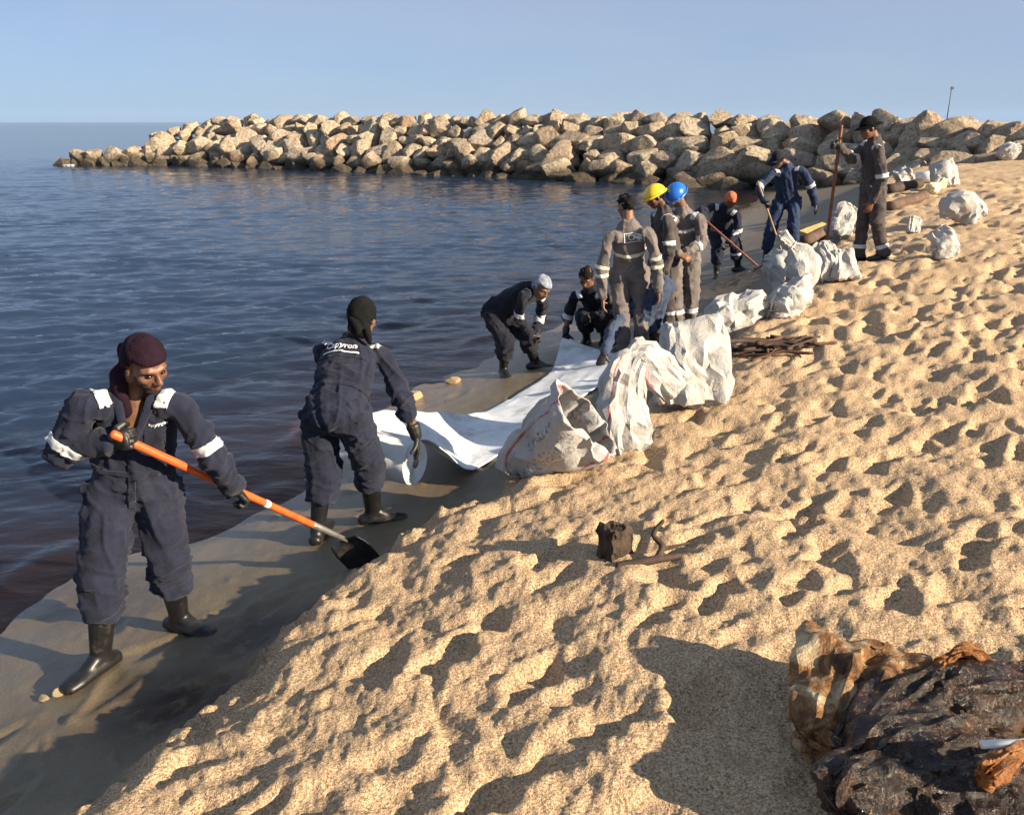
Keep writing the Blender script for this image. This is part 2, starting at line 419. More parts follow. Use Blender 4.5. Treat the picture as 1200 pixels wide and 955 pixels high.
def fan(az, rr):
    A, RR = np.meshgrid(az, rr); X = RR * np.sin(A); Y = RR * np.cos(A)
    n, m = A.shape; idx = np.arange(n * m).reshape(n, m)
    F = np.stack([idx[:-1, :-1], idx[:-1, 1:], idx[1:, 1:], idx[1:, :-1]], -1).reshape(-1, 4)
    return X.ravel(), Y.ravel(), F, n, m

dense = np.linspace(R(-42), R(42), 690)
az = np.concatenate([np.linspace(R(-180), R(-42), 70, endpoint=False), dense, np.linspace(R(42), R(180), 70)[1:]])
rr = np.concatenate([[.02, .3, .6], .8 * (46 / .8) ** (np.arange(560) / 559), [55, 70, 100, 160, 300, 700, 1500, 4000]])
X, Y, F, nr, na = fan(az, rr)
Z = ground_z(X, Y)
_, DS, DC = base_height(X, Y)
me = mesh_from('beach', np.stack([X, Y, Z], -1), F)
wet = 1 - smooth(-.34, -.16, DC + .12 * fbm(X * 6, Y * 6, 61, 3))
wet = np.where(DC > -.05, 0, wet)
add_attr(me, 'wet', wet); add_attr(me, 'shore', DS)
stain = np.zeros_like(X)
for sx, sy, sr, st in [(-1.24, 3.64, .26, 1.3), (-1.02, 3.74, .18, 1.2), (-1.5, 3.12, .28, 1.2), (-1.30, 3.05, .22, 1.1), (-1.75, 3.32, .14, .6), (-2.35, 4.35, .4, .7), (-.25, 5.75, .35, .5), (3.1, 12.6, 1.0, .5)]:
    stain = np.maximum(stain, st * np.exp(-((X - sx) ** 2 + (Y - sy) ** 2) / sr ** 2))
stain = np.maximum(stain, .75 * np.exp(-((DS + .35) / .45) ** 2))
add_attr(me, 'stain', stain)

m, nt, out = new_mat('beach_sand')
tc = nd(nt, 'ShaderNodeTexCoord'); v = tc.outputs['Object']
aw = nd(nt, 'ShaderNodeAttribute', attribute_name='wet').outputs['Fac']; ast = nd(nt, 'ShaderNodeAttribute', attribute_name='stain').outputs['Fac']
ash = nd(nt, 'ShaderNodeAttribute', attribute_name='shore').outputs['Fac']
g1 = noise(nt, v, 105, 4, .82); g2 = noise(nt, v, 60, 4, .65); g3 = noise(nt, v, 5, 5, .6)
vor = nd(nt, 'ShaderNodeTexVoronoi'); vor.inputs['Scale'].default_value = 260; lk(nt, v, vor.inputs['Vector'])
dry = ramp(nt, g1, [(.40, (.08, .047, .026)), (.46, (.46, .31, .18)), (.53, (.69, .49, .30)), (.62, (.95, .76, .53))]).outputs[0]
dry = mixc(nt, .25, dry, ramp(nt, g2, [(.3, (.36, .23, .125)), (.7, (.71, .50, .30))]).outputs[0])
dry = mixc(nt, ramp(nt, g3, [(.35, (0, 0, 0)), (.75, (.35,) * 3)]).outputs[0], dry, (.46, .31, .20))
grain = ramp(nt, vor.outputs['Color'], [(.0, (.35, .35, .35)), (.5, (1, 1, 1)), (1, (1.0, 1.0, 1.0))]).outputs[0]
dry = mixc(nt, .7, dry, grain, 'MULTIPLY')
wetc = ramp(nt, noise(nt, v, 140, 4, .7), [(.3, (.105, .084, .052)), (.7, (.205, .166, .106))]).outputs[0]
sn = noise(nt, v, 9, 6, .7); snr = ramp(nt, sn, [(.30, (.25,) * 3), (.50, (1,) * 3)]).outputs[0]
stf = nd(nt, 'ShaderNodeMath', operation='MULTIPLY', use_clamp=True); lk(nt, snr, stf.inputs[0]); lk(nt, ast, stf.inputs[1])
wetc = mixc(nt, ramp(nt, noise(nt, v, 2.2, 6, .65, .6), [(.40, (0, 0, 0)), (.68, (.7,) * 3)]).outputs[0], wetc, (.17, .118, .066))
wetc = mixc(nt, ramp(nt, noise(nt, v, 5.5, 6, .7, .4), [(.56, (0, 0, 0)), (.74, (.6,) * 3)]).outputs[0], wetc, (.060, .040, .026))
wetc = mixc(nt, stf.outputs[0], wetc, (.036, .018, .010))
sub = nd(nt, 'ShaderNodeMapRange', i_1=.12, i_2=-.25, i_3=0.0, i_4=.85); lk(nt, ash, sub.inputs[0])
wetc = mixc(nt, sub.outputs[0], wetc, ramp(nt, noise(nt, v, 3.5, 6, .7), [(.35, (.06, .026, .014)), (.62, (.34, .18, .08))]).outputs[0])
colr = mixc(nt, aw, dry, wetc)
rr1 = nd(nt, 'ShaderNodeMapRange', i_1=.05, i_2=1.1, i_3=.08, i_4=.6); lk(nt, ash, rr1.inputs[0])
rgh = nd(nt, 'ShaderNodeMix'); rgh.inputs[2].default_value = .95; lk(nt, aw, rgh.inputs[0]); lk(nt, rr1.outputs[0], rgh.inputs[3])
p = nd(nt, 'ShaderNodeBsdfPrincipled'); lk(nt, colr, p.inputs['Base Color']); lk(nt, rgh.outputs[0], p.inputs['Roughness'])
sp = nd(nt, 'ShaderNodeMix'); sp.inputs[2].default_value = .15; sp.inputs[3].default_value = .5; lk(nt, aw, sp.inputs[0]); lk(nt, sp.outputs[0], p.inputs['Specular IOR Level'])
bs = nd(nt, 'ShaderNodeMix'); bs.inputs[2].default_value = .9; bs.inputs[3].default_value = .22; lk(nt, aw, bs.inputs[0])
b1 = nd(nt, 'ShaderNodeBump'); b1.inputs['Distance'].default_value = .006; lk(nt, g1, b1.inputs['Height']); lk(nt, bs.outputs[0], b1.inputs['Strength'])
b2 = nd(nt, 'ShaderNodeBump'); b2.inputs['Distance'].default_value = .016; lk(nt, g2, b2.inputs['Height']); lk(nt, bs.outputs[0], b2.inputs['Strength']); lk(nt, b1.outputs[0], b2.inputs['Normal'])
lk(nt, b2.outputs[0], p.inputs['Normal']); lk(nt, p.outputs[0], out.inputs[0])
beach = tag(link('beach', me, m), 'sandy beach full of footprints, sloping to a dark wet strip', None, None, 'structure')

# ---------------------------------------------------------------- sea
az = np.concatenate([np.linspace(R(-150), R(-48), 30, endpoint=False), np.linspace(R(-48), R(32), 470), np.linspace(R(32), R(75), 14)[1:]])
rr = np.concatenate([2.6 * (75 / 2.6) ** (np.arange(560) / 559), [80, 90, 105, 130, 170, 240, 360, 600, 1000, 2000, 4000, 9000]])
X, Y, F, nr, na = fan(az, rr)
RRv = np.hypot(X, Y); cell = RRv * .0056
h0, DS, DC = base_height(X, Y)
amp = smooth(.0, 2.6, -DS) * .92 + .08
Z = np.zeros_like(X); wr = np.random.default_rng(5)
wx = X + .5 * fbm(X * .35, Y * .35, 71, 2); wy = Y + .5 * fbm(X * .35 + 9, Y * .35, 73, 2)
for k in range(64):
    lam = .13 * (3.0 / .13) ** (k / 63); th = R(-70) + wr.normal(0, .42)
    a = .0086 * lam ** .74 * wr.uniform(.5, 1.2) / (1 + (lam / 1.1) ** 2) * np.exp(-(cell * 1.6 / lam) ** 2)
    ph = 2 * math.pi / lam * (wx * math.cos(th) + wy * math.sin(th)) + wr.uniform(0, 6.28)
    Z += a * (np.sin(ph) + .25 * np.cos(2 * ph))
patch = .65 + .8 * (fbm(X * .22, Y * .3, 77, 3) + .3)
Z = Z * amp * np.clip(patch, .35, 1.5)
swash = np.exp(-((DS + .42 + .5 * fbm(X * .8, Y * .8, 78, 2)) / .16) ** 2) * .045 * np.clip(.4 + 2.2 * fbm(X * .9, Y * .9, 79, 3), 0, 1.2)
Z += swash * (RRv < 60)
Z = np.where(RRv > 76, Z * 0, Z)
me = mesh_from('sea', np.stack([X, Y, Z], -1), F)
depth = np.clip(Z - h0, 0, 50)
add_attr(me, 'clear', np.exp(-depth / .22)); add_attr(me, 'silt', np.exp(-depth / .075))
m, nt, out = new_mat('sea_water')
tc = nd(nt, 'ShaderNodeTexCoord'); v = tc.outputs['Object']
mp = nd(nt, 'ShaderNodeMapping'); mp.inputs['Rotation'].default_value = (0, 0, R(20)); mp.inputs['Scale'].default_value = (.38, 1.0, 1); lk(nt, v, mp.inputs[0])
ac = nd(nt, 'ShaderNodeAttribute', attribute_name='clear').outputs['Fac']
b1 = bumpn(nt, noise(nt, mp.outputs[0], 2.6, 4, .6, .3), .28, .09)
b2 = bumpn(nt, noise(nt, mp.outputs[0], 12, 3, .6, .2), .28, .018, b1)
ased = nd(nt, 'ShaderNodeAttribute', attribute_name='silt').outputs['Fac']
sedn = nd(nt, 'ShaderNodeMath', operation='MULTIPLY', use_clamp=True); lk(nt, ramp(nt, noise(nt, v, .9, 5, .6, .5), [(.3, (.45,) * 3), (.65, (1.2,) * 3)]).outputs[0], sedn.inputs[0]); lk(nt, ased, sedn.inputs[1])
body = nd(nt, 'ShaderNodeBsdfDiffuse'); lk(nt, mixc(nt, sedn.outputs[0], (.018, .038, .082), (.105, .052, .032)), body.inputs[0])
trn = nd(nt, 'ShaderNodeBsdfTransparent'); trn.inputs[0].default_value = (.78, .50, .32, 1)
mx = nd(nt, 'ShaderNodeMixShader'); lk(nt, ac, mx.inputs[0]); lk(nt, body.outputs[0], mx.inputs[1]); lk(nt, trn.outputs[0], mx.inputs[2])
gl = nd(nt, 'ShaderNodeBsdfGlossy'); gl.inputs['Roughness'].default_value = .07; lk(nt, b2, gl.inputs['Normal'])
fr = nd(nt, 'ShaderNodeFresnel'); fr.inputs['IOR'].default_value = 1.33; lk(nt, b2, fr.inputs['Normal'])
mx2 = nd(nt, 'ShaderNodeMixShader'); lk(nt, fr.outputs[0], mx2.inputs[0]); lk(nt, mx.outputs[0], mx2.inputs[1]); lk(nt, gl.outputs[0], mx2.inputs[2])
lk(nt, mx2.outputs[0], out.inputs[0])
tag(link('sea', me, m), 'calm blue sea with small ripples, brownish at the shore', None, None, 'structure')

# ---------------------------------------------------------------- breakwater
m, nt, out = new_mat('boulder_stone')
tc = nd(nt, 'ShaderNodeTexCoord'); ge = nd(nt, 'ShaderNodeNewGeometry'); oi = nd(nt, 'ShaderNodeObjectInfo')
v = ge.outputs['Position']
base = ramp(nt, oi.outputs['Random'], [(0, (.38, .29, .20)), (.35, (.54, .45, .33)), (.65, (.45, .37, .28)), (.85, (.43, .28, .17)), (1, (.31, .28, .25))]).outputs[0]
n1 = noise(nt, v, 1.7, 7, .68); n2 = noise(nt, v, 7, 5, .7)
c = mixc(nt, ramp(nt, n1, [(.38, (.0,) * 3), (.66, (.8,) * 3)]).outputs[0], base, (.62, .52, .39))
c = mixc(nt, ramp(nt, n2, [(.48, (0,) * 3), (.66, (.85,) * 3)]).outputs[0], c, (.17, .115, .07))
sx = nd(nt, 'ShaderNodeSeparateXYZ'); lk(nt, v, sx.inputs[0])
zz = nd(nt, 'ShaderNodeMath', operation='MULTIPLY_ADD'); lk(nt, noise(nt, v, 1.3, 4), zz.inputs[0]); zz.inputs[1].default_value = .9; lk(nt, sx.outputs[2], zz.inputs[2])
wl = nd(nt, 'ShaderNodeMapRange', i_1=.80, i_2=1.35, i_3=.85, i_4=0.0); lk(nt, zz.outputs[0], wl.inputs[0])
c = mixc(nt, wl.outputs[0], c, (.028, .022, .014))
p = nd(nt, 'ShaderNodeBsdfPrincipled', i_Roughness=.85); lk(nt, c, p.inputs['Base Color']); p.inputs['Specular IOR Level'].default_value = .25
lk(nt, bumpn(nt, n2, .9, .12, bumpn(nt, n1, 1.0, .35)), p.inputs['Normal']); lk(nt, p.outputs[0], out.inputs[0])
ROCK = m
def boulder(seed):
    r = np.random.default_rng(seed); bm = bmesh.new(); bmesh.ops.create_icosphere(bm, subdivisions=4, radius=1)
    me = bpy.data.meshes.new('boulder'); bm.to_mesh(me); bm.free(); P = get_co(me)
    s = np.ones(len(P)) * 1.18
    for k in range(15):
        n = nrm(r.normal(size=3)); d = r.uniform(.52, .86); q = P @ n
        with np.errstate(divide='ignore', invalid='ignore'):
            lim = np.where(q > .05, d / q, 9)
        s = np.minimum(s, lim)
    V = P * s[:, None]
    V *= (1 + .07 * noise3(V * 2.2, seed) + .05 * noise3(V * 5, seed + 3) + .03 * noise3(V * 11, seed + 5))[:, None]
    V *= np.array([1, r.uniform(.7, .95), r.uniform(.62, .85)])
    set_co(me, V); relax_mesh(me, 1, .15); me.materials.append(ROCK); me.set_sharp_from_angle(angle=R(24))
    return me
BOULD = [boulder(100 + i) for i in range(16)]
TOE = np.array([(-28.2, 57.2), (-21.5, 56.4), (-15.5, 53.7), (-9.5, 49.6), (-4.5, 46.6), (0, 43.4), (4, 41.0), (7.5, 38.6), (10.6, 36.2), (12.6, 32.6), (15.4, 28.6), (19, 25.0), (24, 21.5), (31, 18)])
seg = np.hypot(*np.diff(TOE, axis=0).T); cum = np.concatenate([[0], np.cumsum(seg)])
def toe_at(s):
    x = np.interp(s, cum, TOE[:, 0]); y = np.interp(s, cum, TOE[:, 1])
    x2 = np.interp(s + .8, cum, TOE[:, 0]); y2 = np.interp(s + .8, cum, TOE[:, 1]); x1 = np.interp(s - .8, cum, TOE[:, 0]); y1 = np.interp(s - .8, cum, TOE[:, 1])
    t = nrm((x2 - x1, y2 - y1)); return np.array([x, y]), np.array([-t[1], t[0]]), t
bw = empty('breakwater', (0, 43.4, 0), 'long breakwater of piled pale boulders reaching out into the sea', 'breakwater')
br = random.Random(3)
def crest_h(s): return (2.62 - .80 * float(smooth(40, 62, np.array(s)))) * min(1, .16 + max(0, s - .6) / 9.5) ** .8
acc = Acc(); rings = []
for s in np.arange(.5, cum[-1], 1.0):
    c0, nn, t = toe_at(s); H_ = crest_h(s)
    prof = [(.6, -1.5), (1.0, -.3), (1.0 + H_ * .55, H_ * .42), (1.2 + H_ * 1.15, H_ * .8), (1.2 + H_ * 1.2 + 2.4, H_ * .8), (3.6 + H_ * 2.6, -1.5)]
    rings.append([(*(c0 + nn * a), z) for a, z in prof])
acc.ring_loft(rings)
link('rubble_core', acc.mesh('rubble_core', (0, 43.4, 0), False), simple('rubble', (.07, .055, .04), .95, .5, 1.5), bw)
NB = 0
def put_boulder(pos, size):
    global NB
    o = bpy.data.objects.new('boulder', br.choice(BOULD)); COL.objects.link(o); o.parent = bw
    o.location = (pos[0], pos[1] - 43.4, pos[2]); o.scale = (size, size * br.uniform(.85, 1.1), size * br.uniform(.85, 1.1))
    o.rotation_euler = (br.uniform(-.35, .35), br.uniform(-.35, .35), br.uniform(0, 6.28)); NB += 1
ROWS = [(.0, -.1), (.17, .12), (.36, .34), (.55, .56), (.76, .78), (.97, .97)]
for ri, (fr_, fz) in enumerate(ROWS):
    s = .2 + .4 * ri
    while s < cum[-1] - 1:
        H_ = crest_h(s); big = smooth(22, 55, np.array(s)); sz = (.88 + .24 * float(big)) * (br.uniform(.70, 1.3) if ri < 4 else br.uniform(.72, .95))
        if ri == 0: sz *= .95
        if H_ < 1.6 and ri > 2: s += 1.2; continue
        c0, nn, t = toe_at(s)
        off = .35 + fr_ * H_ * 1.2 + br.uniform(-.22, .22); z = H_ * fz + .10 + br.uniform(-.12, .12) * (.5 if ri >= 4 else 1)
        q = c0 + nn * off
        g_ = gz(q[0], q[1])
        if z + sz * .55 > g_ and q[0] < 24.5: put_boulder((q[0], q[1], z), sz)
        s += sz * br.uniform(1.10, 1.38)
for k in range(6):                                            # tip rocks awash
    put_boulder((-27.8 + br.uniform(-1.6, 1.2), 57.0 + br.uniform(-.2, 2.6), br.uniform(-.15, .15)), br.uniform(.5, .85))
print('boulders', NB)
# thin marker pole on the crest
pole = Acc(); pole.tube([(18.35, 38.0, 2.6), (18.35, 38.0, 4.05)], [.022, .018], 8, round_ends=False)
mp_ = empty('marker_pole', (18.35, 38.0, 2.6), 'thin dark marker pole standing above the boulders of the breakwater', 'pole')
link('pole', pole.mesh('pole', (18.35, 38.0, 2.6)), simple('dark_iron', (.05, .05, .05), .6), mp_)
a2 = Acc(); a2.box((18.37, 38.0, 3.98), ((1, 0, 0), (0, 1, 0), (0, 0, 1)), (.06, .02, .05))
link('pole_cap', a2.mesh('pole_cap', (18.35, 38.0, 2.6), False), MATS['dark_iron'], mp_)
JOINTS = {
    'p1': dict(hipL=(-1.671, 3.701, 1.042), hipR=(-1.867, 3.644, 1.062), neck=(-1.656, 3.578, 1.546), shL=(-1.471, 3.582, 1.474), shR=(-1.812, 3.451, 1.521), head=(-1.543, 3.478, 1.687), elbL=(-1.358, 3.597, 1.208), elbR=(-1.979, 3.460, 1.283), wrL=(-1.325, 3.735, 0.995), wrR=(-1.717, 3.420, 1.355), knL=(-1.667, 3.687, 0.651), knR=(-1.900, 3.515, 0.661), anL=(-1.701, 3.795, 0.274), anR=(-1.965, 3.497, 0.248)),
    'p2': dict(hipL=(-1.152, 4.797, 1.012), hipR=(-0.947, 4.736, 1.033), neck=(-0.988, 5.161, 1.350), shL=(-1.184, 5.187, 1.295), shR=(-0.803, 5.138, 1.282), head=(-0.903, 5.102, 1.533), elbL=(-1.115, 5.244, 1.008), elbR=(-0.678, 5.000, 1.052), wrL=(-1.100, 5.400, 0.800), wrR=(-0.600, 5.000, 0.800), knL=(-1.157, 4.842, 0.621), knR=(-0.883, 4.897, 0.657), anL=(-1.212, 4.814, 0.261), anR=(-0.895, 4.998, 0.291)),
    'p3': dict(hipL=(-0.126, 8.803, 0.762), hipR=(-0.223, 8.611, 0.811), neck=(0.230, 8.573, 1.061), shL=(0.321, 8.697, 0.923), shR=(0.131, 8.387, 1.039), head=(0.301, 8.386, 1.090), elbL=(0.309, 8.899, 0.703), elbR=(0.065, 8.510, 0.769), wrL=(0.249, 8.713, 0.537), wrR=(0.191, 8.611, 0.561), knL=(0.149, 8.689, 0.533), knR=(-0.068, 8.559, 0.484), anL=(0.244, 8.820, 0.237), anR=(-0.089, 8.722, 0.190)),
    'p4': dict(hipL=(1.174, 9.857, 0.475), hipR=(0.987, 9.923, 0.428), neck=(0.894, 9.634, 0.864), shL=(1.042, 9.504, 0.798), shR=(0.717, 9.687, 0.773), head=(0.820, 9.521, 1.023), elbL=(1.100, 9.665, 0.552), elbR=(0.651, 9.749, 0.497), wrL=(0.909, 9.489, 0.551), wrR=(0.614, 9.522, 0.375), knL=(1.005, 9.472, 0.576), knR=(0.817, 9.541, 0.558), anL=(1.080, 9.751, 0.293), anR=(0.880, 9.801, 0.254)),
    'p5': dict(hipL=(1.514, 8.754, 1.020), hipR=(1.595, 8.946, 0.995), neck=(1.173, 8.964, 0.721), shL=(1.133, 8.766, 0.723), shR=(1.228, 9.142, 0.741), head=(1.119, 9.121, 0.600), elbL=(1.008, 8.490, 0.590), elbR=(1.235, 9.317, 0.505), wrL=(0.918, 8.221, 0.472), wrR=(1.116, 9.328, 0.280), knL=(1.386, 8.805, 0.676), knR=(1.527, 9.011, 0.633), anL=(1.503, 9.003, 0.446), anR=(1.624, 9.254, 0.440)),
    'p6': dict(hipL=(1.108, 8.813, 1.194), hipR=(1.320, 8.810, 1.219), neck=(1.155, 8.622, 1.696), shL=(0.963, 8.572, 1.575), shR=(1.347, 8.541, 1.613), head=(1.131, 8.708, 1.893), elbL=(0.905, 8.599, 1.233), elbR=(1.458, 8.587, 1.298), wrL=(0.927, 8.611, 0.944), wrR=(1.492, 8.629, 1.021), knL=(1.139, 8.792, 0.792), knR=(1.341, 8.812, 0.817), anL=(1.181, 8.719, 0.419), anR=(1.371, 8.739, 0.452)),
    'p7': dict(hipL=(1.813, 9.739, 1.189), hipR=(1.807, 9.954, 1.197), neck=(1.704, 9.808, 1.712), shL=(1.725, 9.611, 1.626), shR=(1.660, 9.995, 1.635), head=(1.584, 9.847, 1.883), elbL=(1.757, 9.582, 1.285), elbR=(1.671, 9.971, 1.291), wrL=(1.715, 9.571, 1.005), wrR=(1.620, 9.952, 1.015), knL=(1.793, 9.734, 0.800), knR=(1.786, 9.942, 0.790), anL=(1.830, 9.750, 0.429), anR=(1.800, 9.950, 0.405)),
    'p8': dict(hipL=(2.098, 10.004, 1.241), hipR=(1.887, 10.002, 1.211), neck=(1.916, 9.812, 1.713), shL=(2.102, 9.728, 1.642), shR=(1.739, 9.752, 1.604), head=(1.832, 9.868, 1.897), elbL=(2.164, 9.809, 1.343), elbR=(1.762, 9.839, 1.305), wrL=(1.955, 9.690, 1.242), wrR=(1.869, 9.616, 1.232), knL=(2.108, 9.948, 0.839), knR=(1.920, 9.935, 0.815), anL=(2.140, 9.980, 0.470), anR=(1.961, 9.939, 0.437)),
    'p9': dict(hipL=(3.396, 13.723, 1.081), hipR=(3.179, 13.732, 1.078), neck=(3.284, 13.348, 1.428), shL=(3.434, 13.286, 1.310), shR=(3.089, 13.394, 1.422), head=(3.303, 13.181, 1.545), elbL=(3.483, 13.375, 1.030), elbR=(2.861, 13.221, 1.363), wrL=(3.326, 13.255, 0.858), wrR=(3.003, 13.253, 1.150), knL=(3.497, 13.458, 0.815), knR=(3.224, 13.482, 0.770), anL=(3.581, 13.549, 0.482), anR=(3.239, 13.499, 0.397)),
    'p10': dict(hipL=(4.301, 13.320, 1.543), hipR=(4.072, 13.342, 1.498), neck=(4.077, 13.169, 2.035), shL=(4.278, 13.080, 1.986), shR=(3.883, 13.166, 1.934), head=(3.891, 13.118, 2.153), elbL=(4.461, 13.108, 1.729), elbR=(3.676, 13.072, 1.724), wrL=(4.557, 13.142, 1.480), wrR=(3.723, 12.888, 1.537), knL=(4.266, 13.135, 1.158), knR=(3.972, 13.280, 1.068), anL=(4.301, 13.149, 0.765), anR=(3.950, 13.350, 0.629)),
    'p11': dict(hipL=(4.327, 10.417, 1.917), hipR=(4.332, 10.635, 1.936), neck=(4.234, 10.451, 2.443), shL=(4.224, 10.257, 2.347), shR=(4.207, 10.654, 2.401), head=(4.116, 10.408, 2.610), elbL=(4.287, 10.225, 2.029), elbR=(4.029, 10.492, 2.227), wrL=(4.219, 10.246, 1.772), wrR=(3.826, 10.431, 2.380), knL=(4.377, 10.414, 1.531), knR=(4.286, 10.594, 1.527), anL=(4.501, 10.420, 1.172), anR=(4.281, 10.579, 1.135)),
}

# ---------------------------------------------------------------- people
UP = np.array([0, 0, 1.])
def lerp(a, b, t): return np.asarray(a) * (1 - t) + np.asarray(b) * t
def rot(v, axis, ang):
    axis = nrm(axis); v = np.asarray(v, float)
    return v * math.cos(ang) + np.cross(axis, v) * math.sin(ang) + axis * (axis @ v) * (1 - math.cos(ang))

def hand(acc, wr, d, n, t, curl=.4, k=1.0, fat=1.0, thumb=.5, spread=.12):
    """palm and five unequal, bent fingers; d = towards knuckles, n = side the fingers curl to, t = thumb side"""
    d = nrm(d); n = nrm(np.asarray(n, float) - d * (d @ np.asarray(n, float))); t = nrm(np.asarray(t, float) - d * (d @ np.asarray(t, float)) - n * (n @ np.asarray(t, float)))
    acc.tube([wr - d * .02 * k, wr + d * .02 * k, wr + d * .055 * k, wr + d * .088 * k], [(.029 * k, .021 * k), (.036 * k, .020 * k), (.043 * k, .019 * k), (.041 * k, .015 * k)], 12, side=t)
    for i, L in enumerate((.072, .081, .076, .060)):
        off = (1.5 - i) * .0215 * k; p = wr + d * (.086 - .004 * abs(1.3 - i)) * k + t * off
        fd = nrm(d + t * (1.5 - i) * spread); pts = [p - fd * .02 * k, p]; a = 0
        c_ = curl * (1 + .10 * (i - 1))
        for s_, m_ in ((.42, .75), (.32, 1.0), (.26, .8)):
            a += c_ * m_; dirv = rot(fd, np.cross(fd, n), a); pts.append(pts[-1] + dirv * L * s_ * k)
        acc.tube(pts, [.0115 * k * fat, .011 * k * fat, .0103 * k * fat, .0095 * k * fat, .0082 * k * fat], 8)
    p = wr + d * .028 * k + t * .030 * k; td = nrm(d * .62 + t * .75 + n * .25); pts = [p, p + td * .034 * k]
    a = rot(td, np.cross(td, n), thumb); pts.append(pts[-1] + a * .030 * k); a = rot(td, np.cross(td, n), thumb * 1.9); pts.append(pts[-1] + a * .026 * k)
    acc.tube(pts, [.0155 * k * fat, .0135 * k * fat, .0115 * k * fat, .0095 * k * fat], 8)

def head_shape(acc, c, f, u, k=1.0, detail=True):
    """skull, jaw, brow, nose, lips and ears; f = facing, u = up of the head"""
    f = nrm(f); u = nrm(np.asarray(u, float) - f * (f @ np.asarray(u, float))); s = np.cross(f, u)
    A = (s, f, u)
    P = lambda x, y, z: c + (s * x + f * y + u * z) * k
    acc.ball(P(0, -.012, .028), A, (.074 * k, .094 * k, .092 * k), 16, 10)
    acc.ball(P(0, .022, -.03), A, (.062 * k, .068 * k, .082 * k), 14, 9)
    acc.ball(P(0, .048, -.088), A, (.036 * k, .036 * k, .026 * k), 12, 7)
    for q in (-1, 1):
        acc.ball(P(q * .040, .052, -.022), A, (.027 * k, .030 * k, .024 * k), 10, 6)
        acc.tube([P(q * .010, .083, .024), P(q * .034, .078, .030), P(q * .056, .058, .020)], [.0105 * k, .0115 * k, .009 * k], 8)
        acc.ball(P(q * .078, -.006, -.006), (nrm(f + s * q * .3), s, u), (.019 * k, .008 * k, .033 * k), 10, 7)
    acc.tube([P(0, .082, .022), P(0, .098, -.004), P(0, .112, -.026)], [.009 * k, .011 * k, .014 * k], 8)
    for q in (-1, 1): acc.ball(P(q * .013, .098, -.031), A, (.010 * k, .011 * k, .009 * k), 8, 6)
    acc.tube([P(-.024, .082, -.056), P(0, .092, -.054), P(.024, .082, -.056)], [.005 * k, .0085 * k, .005 * k], 8)
    acc.tube([P(-.021, .080, -.067), P(0, .090, -.068), P(.021, .080, -.067)], [.005 * k, .0095 * k, .005 * k], 8)
    return s, f, u

def seg_closest(P, A, B):
    d = B - A; t = np.clip(((P - A) @ d) / (d @ d), 0, 1); q = P - A - t[:, None] * d
    return t, np.sqrt((q * q).sum(1))

def vn2(a, b, seed): return vnoise(a, b, seed)
def ridge(a, b, seed): return 1 - np.minimum(1, np.abs(vnoise(a, b, seed)) * 4.2)
def wrinkle(me, segs, joints, amp, base, seed):
    """folds: sharp diagonal ridges that wrap part of the way round a limb and crowd together at the joints"""
    V = get_co(me); N = get_no(me); best = np.full(len(V), 9e9); S = np.zeros(len(V)); C = np.zeros(len(V)); K = np.zeros(len(V), int)
    for k, (A, B, r) in enumerate(segs):
        A = A - base; B = B - base; t, d = seg_closest(V, A, B); d = d / r; m = d < best; best = np.where(m, d, best); K = np.where(m, k, K)
        L = np.linalg.norm(B - A); ax = nrm(B - A); e1 = nrm(np.cross(ax, (.31, .93, .2))); e2 = np.cross(ax, e1)
        q = V - A; S = np.where(m, q @ ax, S); C = np.where(m, np.arctan2(q @ e2, q @ e1) * r, C)
    env = np.zeros(len(V))
    for j, rad, k in joints:
        dd = np.linalg.norm(V - (np.asarray(j) - base), axis=1); env = np.maximum(env, k * np.exp(-(dd / rad) ** 2))
    n1 = noise3(V * 6, seed); n2 = noise3(V * 14, seed + 1); n3 = noise3(V * 3, seed + 3)
    # across folds, tilted two ways, dense near joints
    f1 = ridge((S + .35 * C + .05 * n1) * 15, (C - .3 * S) * 4.5 + K * 7.7, seed + 11)
    f2 = ridge((S - .40 * C + .05 * n1) * 17, (C + .3 * S) * 4.5 + K * 5.1, seed + 17)
    f3 = ridge((S + .1 * C) * 26, C * 9 + K * 3.3, seed + 23)
    # long folds down the limb
    g1 = ridge(S * 3.2 + n3, (C + .25 * S + .03 * n1) * 13 + K * 9.1, seed + 29)
    d = amp * (env * (.95 * f1 ** 1.6 + .95 * f2 ** 1.6 + .35 * f3) + (1 - .6 * np.minimum(env, 1)) * (.85 * g1 ** 1.5 + .45 * f2 ** 2) + .28 * n2 + .9 * n3 - .6)
    set_co(me, V + N * d[:, None]); relax_mesh(me, 1, .3)

def cut_patch(cov, name, mat, planes, keep=None, lift=.004, parent=None):
    """a strip of tape that lies on the cloth: the coverall surface between planes, lifted off it"""
    bm = bmesh.new(); bm.from_mesh(cov.data)
    if keep is not None:
        bad = [f for f in bm.faces if not keep(np.array(f.calc_center_median()), np.array(f.normal))]
        bmesh.ops.delete(bm, geom=bad, context='FACES')
    for co, no in planes:
        g = bm.verts[:] + bm.edges[:] + bm.faces[:]
        if not g: break
        bmesh.ops.bisect_plane(bm, geom=g, plane_co=Vector(co), plane_no=Vector(no), clear_outer=True)
    if len(bm.faces) == 0: bm.free(); return None
    bm.normal_update()
    for v in bm.verts: v.co += v.normal * lift
    me = bpy.data.meshes.new(name); bm.to_mesh(me); bm.free()
    o = link(name, me, mat, parent); md = o.modifiers.new('t', 'SOLIDIFY'); md.thickness = lift * .9; md.offset = -1
    me.polygons.foreach_set('use_smooth', np.ones(len(me.polygons), dtype=bool))
    return o

